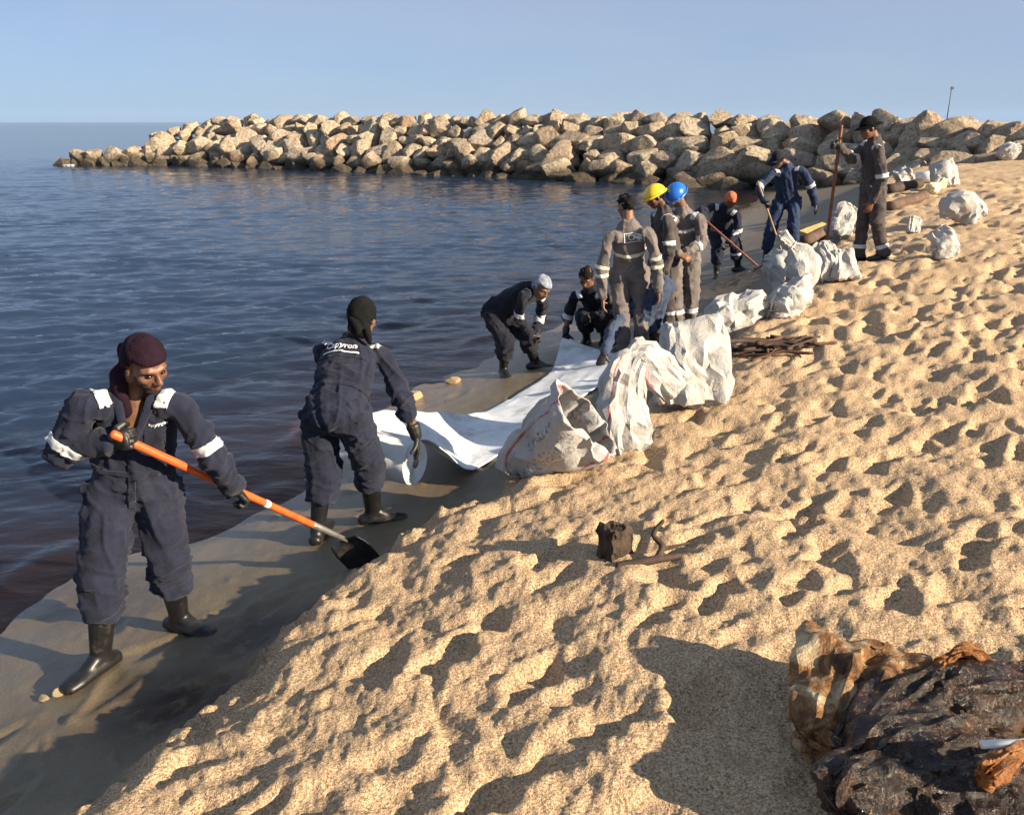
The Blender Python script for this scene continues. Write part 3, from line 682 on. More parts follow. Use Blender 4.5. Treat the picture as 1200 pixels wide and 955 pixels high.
def print_text(cov, txt, mat, parent, centre, right, up, size, name='lettering', bars=(), bold=0.0):
    """flat print laid on the cloth"""
    cu = bpy.data.curves.new('t', 'FONT'); cu.body = txt; cu.size = size; cu.align_x = 'CENTER'; cu.align_y = 'CENTER'; cu.resolution_u = 3; cu.offset = bold
    to = bpy.data.objects.new('t', cu); COL.objects.link(to); dg = bpy.context.evaluated_depsgraph_get(); dg.update()
    tm = bpy.data.meshes.new_from_object(to.evaluated_get(dg), depsgraph=dg); bpy.data.objects.remove(to)
    bm = bmesh.new(); bm.from_mesh(tm); bpy.data.meshes.remove(tm)
    for x0, x1, y0, y1 in bars:
        n_ = max(1, int((x1 - x0) / .02)); xs = [x0 + (x1 - x0) * i / n_ for i in range(n_ + 1)]
        for xa, xb in zip(xs[:-1], xs[1:]): bm.faces.new([bm.verts.new((x, y, 0)) for x, y in ((xa, y0), (xb, y0), (xb, y1), (xa, y1))])
    bmesh.ops.triangulate(bm, faces=bm.faces[:]); bmesh.ops.subdivide_edges(bm, edges=[e for e in bm.edges if e.calc_length() > .02], cuts=1)
    cov_me = cov.data; tree = BVHTree.FromPolygons([v.co for v in cov_me.vertices], [p.vertices for p in cov_me.polygons])
    right = nrm(right); up = nrm(np.asarray(up) - right * (right @ np.asarray(up))); out = np.cross(right, up)
    for v in bm.verts:
        p = centre + right * v.co.x + up * v.co.y + out * .35
        hit = tree.ray_cast(Vector(p), Vector(-out))
        v.co = hit[0] + hit[1] * .006 if hit[0] is not None else Vector(p - out * .35)
    me = bpy.data.meshes.new(name); bm.to_mesh(me); bm.free()
    return link(name, me, mat, parent)

def boot(acc, gnd, ank, shin, toe, k=1.0, top=.24, shoe=False):
    """sole on the ground, foot, ankle and shaft following the shin"""
    toe = nrm((toe[0], toe[1], 0)); s = np.cross(UP, toe); g = np.asarray(gnd, float)
    w = 1.08 if not shoe else 1.0
    acc.tube([g + toe * -.075 * k + UP * .036, g + toe * -.02 * k + UP * .042, g + toe * .07 * k + UP * .040, g + toe * .15 * k + UP * .034, g + toe * .195 * k + UP * .030],
             [(.038 * k * w, .036), (.043 * k * w, .042), (.047 * k * w, .040), (.052 * k * w, .036), (.045 * k * w, .030)], 14, side=s)
    acc.tube([g + toe * .10 * k + UP * .055, g + toe * .03 * k + UP * .085, ank + toe * .0 + UP * .02], [(.036 * k, .026), (.040 * k, .036), (.047 * k, .050)], 12, side=s)
    acc.tube([g + toe * -.02 * k + UP * .05, ank + UP * .0, ank + shin * top * .5, ank + shin * top], [(.043 * k, .050), (.046 * k, .052 * k), (.056 * k, .062 * k), (.062 * k, .066 * k)], 14, side=s, round_ends=False)

def person(key, label, face, mat, skin=SKIN, vox=(.012, .009), head_f=None, head_u=None, cuff=.0, wide=1.0, gloves=(True, True), toes=((0, -1), (0, -1)), headgear=None,
           hands=None, bare_fore=(0, 0), stripes=(), legstripes=0, tape=REFL, sh_patch=True, boots=True, boot_mat=BOOT, text=None, seed=1, openneck=False, near=False, beard=False, name='person'):
    J = {k: np.array(v) for k, v in JOINTS[key].items()}
    gL = np.array([J['anL'][0], J['anL'][1], gz(J['anL'][0], J['anL'][1]) - .012]); gR = np.array([J['anR'][0], J['anR'][1], gz(J['anR'][0], J['anR'][1]) - .012])
    J['anL'][2] = gL[2] + .10; J['anR'][2] = gR[2] + .10
    base = (gL + gR) / 2
    root = empty(name, base, label, 'person', 'workers cleaning the beach')
    pc = (J['hipL'] + J['hipR']) / 2; chest = (J['shL'] + J['shR']) / 2; face3 = nrm((*face, 0))
    side = nrm((J['hipR'] - J['hipL']) + (J['shR'] - J['shL'])); spine = nrm(J['neck'] - pc); side = nrm(side - spine * (side @ spine))
    fwd = np.cross(spine, side)
    hf = nrm(head_f if head_f is not None else face3); hu = np.asarray(head_u if head_u is not None else UP, float)
    nk = J['neck'] + spine * .0
    hv = J['head'] - J['neck']; hc = J['neck'] + hv * min(1, (.185 if near else .168) / np.linalg.norm(hv)); J['head'] = hc
    # --- coverall
    a = Acc(); W = wide
    low = pc - spine * .05
    TP = [low, pc + spine * .03, lerp(pc, nk, .30), lerp(pc, nk, .55), lerp(pc, nk, .78), lerp(pc, nk, .93), nk + spine * .015]
    TR = [(.150 * W, .115 * W), (.172 * W, .135 * W), (.166 * W, .130 * W), (.176 * W, .130), (.172, .122), (.118, .10), (.078, .078)]
    a.tube(TP, TR, 20, side=side, sub=3)
    segs = [(low, nk, .17)]
    cuffs = {}
    for q in 'LR':
        sh, el, wr = J['sh' + q], J['elb' + q], J['wr' + q]; ins = lerp(chest, sh, .55) + spine * -.01
        bf = bare_fore['LR'.index(q)]; wend = lerp(wr, el, bf + .02)
        a.tube([ins - spine * .012, sh - spine * .016, lerp(sh, el, .5), el, lerp(el, wend, .5), wend], [.058, .066, .066, .062, .057, .053 if not bf else .056], 14, sub=3)
        segs += [(sh, el, .075), (el, wend, .06)]
        hp, kn, an = J['hip' + q], J['kn' + q], J['an' + q]; shin = nrm(kn - an); fd = nrm(kn - (hp + an) / 2 + face3 * .05)
        end = lerp(an, kn, cuff) if cuff else an - shin * .035
        if cuff:
            pts = [hp + spine * .02, lerp(hp, kn, .35), lerp(hp, kn, .7), kn, lerp(kn, end, .55), lerp(kn, end, .9), end]; rd = [.112 * W, .108 * W, .098 * W, .094 * W, .096 * W, .092 * W, .072 * W]
        else:
            pts = [hp + spine * .02, lerp(hp, kn, .35), lerp(hp, kn, .7), kn, lerp(kn, end, .5), lerp(kn, end, .9), end]; rd = [.112 * W, .104 * W, .094 * W, .086 * W, .082 * W, .080 * W, .078 * W]
        a.tube(pts, rd, 16, sub=3, round_ends=False)
        segs += [(hp, kn, .10), (kn, end, .09)]; cuffs[q] = end
    # collar
    ctr = nk + spine * .022; a.tube([nk + spine * .0, ctr, nk + spine * .062], [(.080, .082), (.076, .078), (.068, .072)], 14, side=side, round_ends=False)
    cm = a.remesh('coverall', vox[0], base, 3)
    jn = [(J['elbL'], .13, 1), (J['elbR'], .13, 1), (J['knL'], .15, .9), (J['knR'], .15, .9), (J['hipL'], .15, .8), (J['hipR'], .15, .8), (lerp(pc, nk, .28), .2, .7), (J['shL'], .10, .2), (J['shR'], .10, .2), (cuffs['L'], .13, 1.1), (cuffs['R'], .13, 1.1), (J['wrL'], .1, .8), (J['wrR'], .1, .8)]
    wrinkle(cm, segs, jn, .021, base, seed)
    cov = link('coverall', cm, mat, root)
    if openneck:                                   # unbuttoned: a V cut down the front, with a folded lapel along each edge
        bm = bmesh.new(); bm.from_mesh(cm); rg = np.cross(spine, fwd); top = .99; bot = .66; half = .062
        def vin(q):
            q = np.array(q) + base - pc; y = (q @ spine) / np.linalg.norm(nk - pc); x = q @ rg
            return q @ fwd > .02 and y > bot and abs(x) < half * min(1, (y - bot) / (top - bot)) 
        bmesh.ops.delete(bm, geom=[f for f in bm.faces if vin(f.calc_center_median())], context='FACES'); bm.to_mesh(cm); bm.free()
        tr = BVHTree.FromPolygons([v.co for v in cm.vertices], [q.vertices for q in cm.polygons])
        for sg in (-1, 1):
            a2 = Acc(); pp = []
            for t in np.linspace(0, 1, 7):
                y = bot - .02 + (top + .03 - bot) * t; x = sg * (half * min(1, t * 1.0) + .012); q = lerp(pc, nk, y) + rg * x + fwd * .4 - base
                hit = tr.ray_cast(Vector(q), Vector(-fwd)); pp.append(np.array(hit[0]) + fwd * .008 if hit[0] is not None else q - fwd * .28)
            a2.tube(pp, [(.012 + .012 * t, .006) for t in np.linspace(0, 1, 7)], 10, side=rg, sub=2); link('lapel', a2.mesh('lapel'), mat, cov)
    names = ['torso'] + [x for q in 'LR' for x in ('ua' + q, 'fa' + q, 'th' + q, 'sn' + q)]
    def limb(p):
        p = p + base; bb = None
        for nm, (A, B, r) in zip(names, segs):
            t = min(1, max(0, ((p - A) @ (B - A)) / ((B - A) @ (B - A)))); d = np.linalg.norm(p - A - (B - A) * t) / r
            if bb is None or d < bb[0]: bb = (d, nm)
        return bb[1]
    # --- body: one continuous figure under the clothes
    b = Acc()
    b.tube([pc - spine * .03, lerp(pc, nk, .3), lerp(pc, nk, .7), lerp(pc, nk, .95)], [(.085, .065), (.09, .07), (.10, .105 if openneck else .075), (.055, .072 if openneck else .05)], 14, side=side)
    b.tube([lerp(pc, nk, .85), nk + spine * .04, lerp(nk, hc, .6) - hf * .02, hc - hf * .015 - nrm(hu) * .03], [.06, .056, .052, .058], 12)
    for q in 'LR':
        sh, el, wr = J['sh' + q], J['elb' + q], J['wr' + q]
        b.tube([lerp(chest, sh, .5) - spine * .03, sh - spine * .03, lerp(sh, el, .5), el, lerp(el, wr, .35), wr], [.034, .034, .036, .034, .037, .028], 12, sub=2)
        hp, kn, an = J['hip' + q], J['kn' + q], J['an' + q]
        b.tube([hp, lerp(hp, kn, .4), kn, lerp(kn, an, .35), an - UP * .03], [.055, .06, .048, .046, .036], 12, sub=2)
    hs, hf2, hu2 = head_shape(b, hc, hf, hu)
    for qi, q in enumerate('LR'):
        wr, el = J['wr' + q], J['elb' + q]; fore = nrm(wr - el); H_ = (hands or {}).get(q, {})
        d = nrm(H_.get('d', fore)); sgn = 1 if q == 'L' else -1
        n = H_.get('n', -side * (-1 if q == 'L' else 1) * 1.0); 
        t = H_.get('t', fwd)
        g = Acc()
        hand(g, wr + d * .005, d, n, t, H_.get('curl', .35), 1.0, 1.22 if gloves[qi] else 1.05, H_.get('thumb', .4), H_.get('spread', .08))
        if gloves[qi]:
            g.tube([lerp(wr, el, .22), lerp(wr, el, .05), wr + d * .02], [.046, .041, .036], 12)
            go = link('glove', g.remesh('glove', vox[1] * .6 if vox[1] < .008 else vox[1] * .8, base, 1), GLOVE, root)
        else:
            off = len(b.V); b.V += g.V; b.F += [tuple(i + off for i in f_) for f_ in g.F]
    bo = link('body', b.remesh('body', vox[1], base, 1), skin, root)
    P = lambda x, y, z: hc + hs * x + hf2 * y + hu2 * z
    if vox[1] < .0085:
        for q in (-1, 1):
            e = Acc(); e.ball(P(q * .031, .077, .006), (hs, hf2, hu2), (.013, .011, .0085), 10, 7); link('eye', e.mesh('eye', base), EYED, bo)
    if beard:
        def jaw(q, n_):
            q = q + base - hc; x, y, z = q @ hs, q @ hf2, q @ hu2
            return -.125 < z < -.028 and y > .012 and n_ @ hf2 > -.45 and abs(x) < .075 and not (abs(x) < .027 and -.078 < z < -.046) and not (z > -.044 and abs(x) < .03) and not (z > -.05 and y > .062)
        cut_patch(bo, 'beard', BEARD, [], jaw, .0025, bo)
    # --- boots
    if boots:
        for qi, q in enumerate('LR'):
            bb = Acc(); an = J['an' + q]; shin = nrm(J['kn' + q] - an)
            boot(bb, gL if q == 'L' else gR, an, shin, toes[qi], 1.0, .30 if cuff else .12, not cuff)
            link('boot', bb.remesh('boot', max(.008, vox[1]), base, 1), boot_mat, root)
    # --- reflective tape
    pl = lambda c, n_, h: [(c + n_ * h - base, n_), (c - n_ * h - base, -n_)]
    for spec in stripes:
        if spec[0] == 'arm':
            q, t, w = spec[1:]; A, B = (J['sh' + q], J['elb' + q]) if t < 1 else (J['elb' + q], J['wr' + q]); tt = t if t < 1 else t - 1
            c = lerp(A, B, tt); ax = nrm(B - A)
            cut_patch(cov, 'reflective_stripe', tape, pl(c, ax, w), lambda p, n_, c=c: np.linalg.norm(p + base - c) < .125 and limb(p)[1:] in ('a' + q,), .004, cov)
        elif spec[0] == 'leg':
            q, t, w = spec[1:]; A, B = J['kn' + q], cuffs[q]; c = lerp(A, B, t); ax = nrm(B - A)
            cut_patch(cov, 'reflective_stripe', tape, pl(c, ax, w), lambda p, n_, c=c: np.linalg.norm(p + base - c) < .15, .004, cov)
        elif spec[0] == 'torso':
            t, w = spec[1:]; c = lerp(pc, nk, t)
            cut_patch(cov, 'reflective_stripe', tape, pl(c, spine, w), lambda p, n_, c=c: np.linalg.norm(np.cross(p + base - c, spine)) < .20 and abs((p + base - c) @ spine) < .04 and limb(p) == 'torso', .005, cov)
    if sh_patch:
        for q in 'LR':
            c = lerp(J['neck'], J['sh' + q], .72); ax = nrm(J['sh' + q] - J['neck']); ff = nrm(np.cross(ax, spine))
            cut_patch(cov, 'reflective_stripe', tape, pl(c, ax, .027) + pl(c, ff, .085), lambda p, n_, c=c: (p + base - c) @ spine > -.02 and n_ @ spine > .12 and np.linalg.norm(p + base - c) < .2, .006, cov)
    if near:                                       # zip, chest and hip pockets, waist seam
        rg = np.cross(spine, fwd); Lt = np.linalg.norm(nk - pc)
        def panel(nm, x0, x1, y0, y1, back, lift=.004):
            o_ = -fwd if back else fwd; a_, b_ = pc - base + rg * x0, pc - base + rg * x1; c_, d_ = pc - base + spine * Lt * y0, pc - base + spine * Lt * y1
            cut_patch(cov, nm, mat, [(b_, rg), (a_, -rg), (d_, spine), (c_, -spine)], lambda p_, n_: n_ @ o_ > .15 and limb(p_) in ('torso', 'thL', 'thR'), lift, cov)
        if not text[0][4]:
            panel('zip_placket', -.016, .016, -.12, .62, False, .006)
            for q in (-1, 1): panel('chest_pocket', min(q * .045, q * .135), max(q * .045, q * .135), .50, .71, False)
        else:
            panel('back_yoke_seam', -.16, .16, .640, .652, True, .005)
        panel('waist_seam', -.2, .2, .235, .285, False, .006); panel('waist_seam', -.2, .2, .235, .285, True, .006)
    if text:
        for (txt, tx, ty, size, back, bars, bold) in text:
            o_ = -fwd if back else fwd; rgt = np.cross(spine, o_); c = lerp(pc, nk, ty) + rgt * tx - base
            print_text(cov, txt, PRINT, cov, c, rgt, spine, size, 'lettering', bars, bold)
    # --- headgear
    if headgear: headgear(root, base, P, hs, hf2, hu2, J, spine, side, fwd)
    return root, J, base

def cap_shell(P, axes, r, cut, seed, lump=.004, n=40, m=22, folds=0, c=(0, -.012, .028)):
    """dome over the skull: part of an ellipsoid kept above a tilted plane, in head coordinates"""
    V = []; F = []
    for i in range(m + 1):
        ph = math.pi * .72 * i / m
        for j in range(n):
            th = 2 * math.pi * j / n; V.append((r[0] * math.sin(ph) * math.cos(th), r[1] * math.sin(ph) * math.sin(th), r[2] * math.cos(ph)))
    for i in range(m):
        for j in range(n): F.append((i * n + j, i * n + (j + 1) % n, (i + 1) * n + (j + 1) % n, (i + 1) * n + j))
    V = np.array(V); d = nrm(V / np.array(r)); 
    V = V * (1 + lump * 12 * noise3(V * 24 + 5, seed) + lump * 6 * noise3(V * 60, seed + 1))[:, None]
    if folds: V = V * (1 + folds * np.sin(V[:, 2] * 210 + V[:, 1] * 80 + 8 * noise3(V * 16, seed)))[:, None]
    keep = V[:, 2] > cut(V)
    W = np.array([P(c[0] + x, c[1] + y, c[2] + z) for x, y, z in V])
    F = [f for f in F if sum(keep[i] for i in f) >= 3]
    used = sorted({i for f in F for i in f}); mp = {i: k for k, i in enumerate(used)}
    return W[used], [tuple(mp[i] for i in f) for f in F]

def shell_obj(name, V, F, mat, root, base, thick=.006):
    o = link(name, mesh_from(name, V - base, F), mat, root); md = o.modifiers.new('s', 'SOLIDIFY'); md.thickness = thick; md.offset = 1
    return o

def hair(root, base, P, s, f, u, *a):
    V, F = cap_shell(P, (s, f, u), (.082, .102, .102), lambda V: np.where(V[:, 1] > .05, .045, np.where(V[:, 1] < -.02, -.085, -.02)) + .03 * noise3(V * 60, 8), 3, .030)
    shell_obj('hair', V, F, HAIR, root, base, .010)
def hardhat(mat):
    def g(root, base, P, s, f, u, *a):
        V, F = cap_shell(P, None, (.112, .132, .118), lambda V: np.full(len(V), -.002), 4, .0)
        shell_obj('hard_hat', V, F, mat, root, base, .006)
        acc = Acc(); pts = [P(.122 * math.cos(t), -.012 + .142 * math.sin(t) + (.022 if math.sin(t) > .3 else 0), .026) for t in np.linspace(0, 2 * math.pi, 33)]
        acc.tube(pts, [(.012, .006)] * len(pts), 8, side=np.array(u)); h = link('brim', acc.mesh('brim', base), mat, [o for o in root.children if o.name.startswith('hard_hat')][0])
        V, F = cap_shell(P, None, (.083, .102, .10), lambda V: np.where(V[:, 1] > .04, .04, -.07), 5, .006)
        shell_obj('hair', V, F, HAIR, root, base, .006)
    return g
def wrap(mat, tail=None, low=-.055, name='headscarf', facecover=False):
    def g(root, base, P, s, f, u, J, spine, side, fwd):
        if facecover: cut = lambda V: np.where(V[:, 1] > .055, .012, -.15)
        else: cut = lambda V: np.where(V[:, 1] > .03, .028, np.where(V[:, 1] < -.02, low - .03, low * .4))
        V, F = cap_shell(P, None, (.089, .109, .108), cut, 7, .005, folds=.022)
        o = shell_obj(name, V, F, mat, root, base, .009)
        if tail:
            acc = Acc()
            for pth, rd in tail(P, J): acc.tube(pth, rd, 12, sub=3)
            me_ = acc.remesh('scarf_tail', .009, base, 2); V_ = get_co(me_); set_co(me_, V_ + get_no(me_) * (.008 * np.sin(V_ @ np.array([70, 60, 14.]) + 5 * noise3(V_ * 9, 2)))[:, None])
            link('scarf_tail', me_, mat, o)
    return g
def brimmed(mat, brim=.06, front=.0, name='hat'):
    def g(root, base, P, s, f, u, *a):
        V, F = cap_shell(P, None, (.096, .114, .112), lambda V: np.full(len(V), .004), 9, .004)
        o = shell_obj(name, V, F, mat, root, base, .006)
        V = []; F = []; n = 28
        for k in range(3):
            for t in np.linspace(0, 2 * math.pi, n, endpoint=False):
                w = (brim if front == 0 else (front * max(0, math.sin(t)) ** .7 + .004)) * k / 2
                V.append(P((.094 + w) * math.cos(t), -.012 + (.112 + w) * math.sin(t), .034 - w * .28))
        for k in range(2):
            for j in range(n): F.append((k * n + j, k * n + (j + 1) % n, (k + 1) * n + (j + 1) % n, (k + 1) * n + j))
        bo_ = link('brim', mesh_from('brim', np.array(V) - base, F), mat, o); md = bo_.modifiers.new('s', 'SOLIDIFY'); md.thickness = .006
        V, F = cap_shell(P, None, (.083, .102, .098), lambda V: np.where(V[:, 1] > .04, .03, -.07), 5, .006)
        shell_obj('hair', V, F, HAIR, root, base, .006)
    return g

def tail1(P, J):
    return [([P(-.01, -.11, .02), P(.0, -.135, .0), P(.01, -.12, -.05)], [(.03, .03), (.038, .03), (.03, .03)]),
            ([P(.02, -.10, -.02), P(.055, -.085, -.09), P(.085, -.055, -.16), P(.075, -.0, -.24)], [(.035, .02), (.045, .022), (.05, .02), (.03, .014)]),
            ([P(-.03, -.10, -.03), P(-.05, -.10, -.11), P(-.03, -.10, -.19)], [(.04, .02), (.05, .02), (.05, .016)])]
def tail2(P, J):
    return [([P(.05, -.05, -.03), P(.06, -.03, -.09), P(.065, .01, -.14)], [(.03, .02), (.03, .018), (.018, .012)]), ([P(0, -.09, -.03), P(0, -.095, -.075)], [(.06, .03), (.055, .025)])]

shaft = np.array((-.92, 4.26, .45)) - np.array((-1.63, 3.40, 1.36)); shaft_d = nrm(shaft)
P1 = person('p1', 'person in navy coverall and dark maroon headscarf holding the orange-handled shovel', (.3, -.95), NAVY, vox=(.009, .0065), head_f=(.72, -.52, -.42), head_u=(.15, -.25, .95), cuff=.48, wide=1.06,
       toes=((.92, -.38), (-.42, -.9)), headgear=wrap(SCARF, tail1), seed=11, openneck=True, near=True, beard=True,
       hands={'R': dict(d=(.75, -.42, .18), n=(.25, .95, -.1), t=(.1, .1, 1), curl=1.05, thumb=.9), 'L': dict(d=(.35, .42, -.75), n=(-.55, -.3, -.5), t=(.5, .5, .4), curl=1.05, thumb=.8)},
       stripes=(('arm', 'L', .80, .024), ('arm', 'R', .74, .022)), text=[('apyron', .10, .76, .027, False, (), .001)])
P2 = person('p2', 'person in navy coverall with white lettering on the back, bending over the white felt roll', (.55, .83), NAVY, vox=(.009, .0065), head_f=(.22, .92, -.35), cuff=.48, wide=1.05,
       toes=((.1, .95), (.95, .15)), headgear=wrap(SCARF_BLK, tail2, -.08, 'knit_hood'), seed=12, near=True, bare_fore=(.2, .45), gloves=(True, True),
       hands={'R': dict(d=(.1, .1, -1), n=(-.9, -.1, 0), t=(-.2, -.9, 0), curl=.28, thumb=.3), 'L': dict(d=(-.1, .5, -.8), n=(.3, .9, 0), curl=.5)},
       text=[('Capyron', -.02, .80, .056, True, ((-.115, .115, -.050, -.040), ), .0012)])
P3 = person('p3', 'person in dark coverall and grey head cloth, stooping by the water hands on knees', (.8, -.6), NAVY_DK, vox=(.013, .0105), head_f=(.55, -.62, -.55), head_u=(.4, -.2, .8), cuff=.42, wide=1.0,
       toes=((.95, -.1), (.25, -.95)), headgear=wrap(SCARF_GREY), seed=13, stripes=(('arm', 'R', .88, .026), ('arm', 'L', .88, .024)))
P4 = person('p4', 'bare-headed person with black hair crouching and lifting the far end of the white sheet', (-.35, -.94), NAVY_DK, vox=(.013, .0105), head_f=(-.25, -.75, -.6), head_u=(0, -.4, .9), cuff=.4,
       toes=((-.2, -.95), (-.4, -.9)), headgear=hair, seed=14, bare_fore=(.1, .75), stripes=(('arm', 'R', .9, .03), ('arm', 'L', .9, .03)),
       hands={'R': dict(d=(-.05, -.1, -1), n=(.3, .9, .1), t=(.8, -.3, 0), curl=.7)})
P5 = person('p5', 'person in slate blue coverall bent double behind the grey-suited person, gloved arm on the sheet', (-.95, -.1), DENIM, vox=(.013, .0105), head_f=(-.5, -.2, -.85), head_u=(-.8, 0, .5), cuff=.4,
       toes=((-.9, -.3), (-.9, .2)), headgear=hair, seed=15, sh_patch=False, hands={'L': dict(d=(-.35, -.25, -.9), n=(.2, .9, -.2), t=(.8, -.3, 0), curl=.3)})
P6 = person('p6', 'bare-headed person in grey coverall standing with back turned and printed badge on back', (-.25, .97), GREY, skin=SKIN2, vox=(.013, .0095), head_f=(-.45, .85, -.25), cuff=0, wide=1.0,
       toes=((-.25, .97), (-.1, 1)), headgear=hair, seed=16, sh_patch=False, gloves=(False, False), tape=REFL_Y, stripes=(('arm', 'L', .90, .018), ('arm', 'L', 1.18, .018), ('arm', 'R', .80, .018), ('arm', 'R', 1.08, .018), ('torso', .42, .017)), legstripes=1,
       text=[('CPS', .045, .80, .075, True, ((-.10, .10, .040, .048), (-.10, .10, -.048, -.040), (-.10, -.092, -.04, .04), (.092, .10, -.04, .04)), .002)])
P7 = person('p7', 'person in dark grey coverall and yellow hard hat standing side-on', (-.95, -.2), GREY_DK, vox=(.013, .0105), head_f=(-.85, -.2, -.45), head_u=(-.35, 0, .95), cuff=0,
       toes=((-.95, -.2), (-.95, 0)), headgear=hardhat(YELLOW), seed=17, stripes=(('arm', 'L', .75, .026), ('arm', 'R', .75, .026), ('leg', 'L', .6, .02), ('leg', 'R', .6, .02)))
P8 = person('p8', 'person in grey coverall and blue hard hat looking down with clasped hands', (-.35, -.94), GREY, skin=SKIN2, vox=(.013, .0105), head_f=(-.55, -.6, -.6), head_u=(-.35, -.35, .85), cuff=0,
       toes=((-.2, -.95), (-.4, -.9)), headgear=hardhat(HELBLUE), seed=18, gloves=(False, False), tape=REFL,
       hands={'L': dict(d=(-.8, -.35, -.1), n=(0, .6, -.6), t=(0, -.3, 1), curl=.6), 'R': dict(d=(.75, -.3, -.2), n=(0, .6, -.6), t=(0, -.3, 1), curl=.6)},
       stripes=(('arm', 'L', 1.25, .022), ('arm', 'R', 1.25, .022), ('torso', .60, .017), ('leg', 'L', .72, .026), ('leg', 'R', .72, .026)))
P9 = person('p9', 'person in navy coverall and orange-red headscarf stooping to rake the wet sand', (.3, -.95), NAVY, vox=(.015, .012), head_f=(.3, -.75, -.6), head_u=(.1, -.4, .9), cuff=.35,
       toes=((.8, -.4), (-.2, -.9)), headgear=wrap(SCARF_ORG, None, -.09, 'headscarf', True), seed=19, stripes=(('arm', 'L', .9, .03), ('leg', 'L', .5, .02)),
       hands={'L': dict(curl=.9), 'R': dict(curl=.9)})
P10 = person('p10', 'person in bright navy coverall and peaked cap stooping behind the sacks, tool in hand', (-.45, -.9), BLUE, vox=(.015, .012), head_f=(-.65, -.5, -.6), head_u=(-.4, -.3, .85), cuff=.35,
       toes=((-.3, -.95), (-.5, -.85)), headgear=brimmed(NAVY_DK, .05, .07, 'cap'), seed=20, stripes=(('arm', 'L', .92, .028), ('arm', 'R', .95, .026)),
       hands={'R': dict(curl=.9)})
P11 = person('p11', 'person in dark grey coverall and brimmed hat gripping an upright pole on dry sand', (-.97, -.1), GREY_DK, vox=(.013, .0105), head_f=(-.95, -.15, -.3), head_u=(-.2, 0, 1), cuff=0,
       toes=((-.9, -.3), (-.95, .1)), headgear=brimmed(SCARF_BLK, .055), seed=21, stripes=(('arm', 'L', .92, .024), ('arm', 'R', .92, .024), ('leg', 'L', .72, .024), ('leg', 'R', .72, .024)), gloves=(False, True),
       hands={'R': dict(d=(-.85, -.1, .1), n=(-.1, -.9, 0), t=(0, 0, 1), curl=1.0, thumb=.9)})
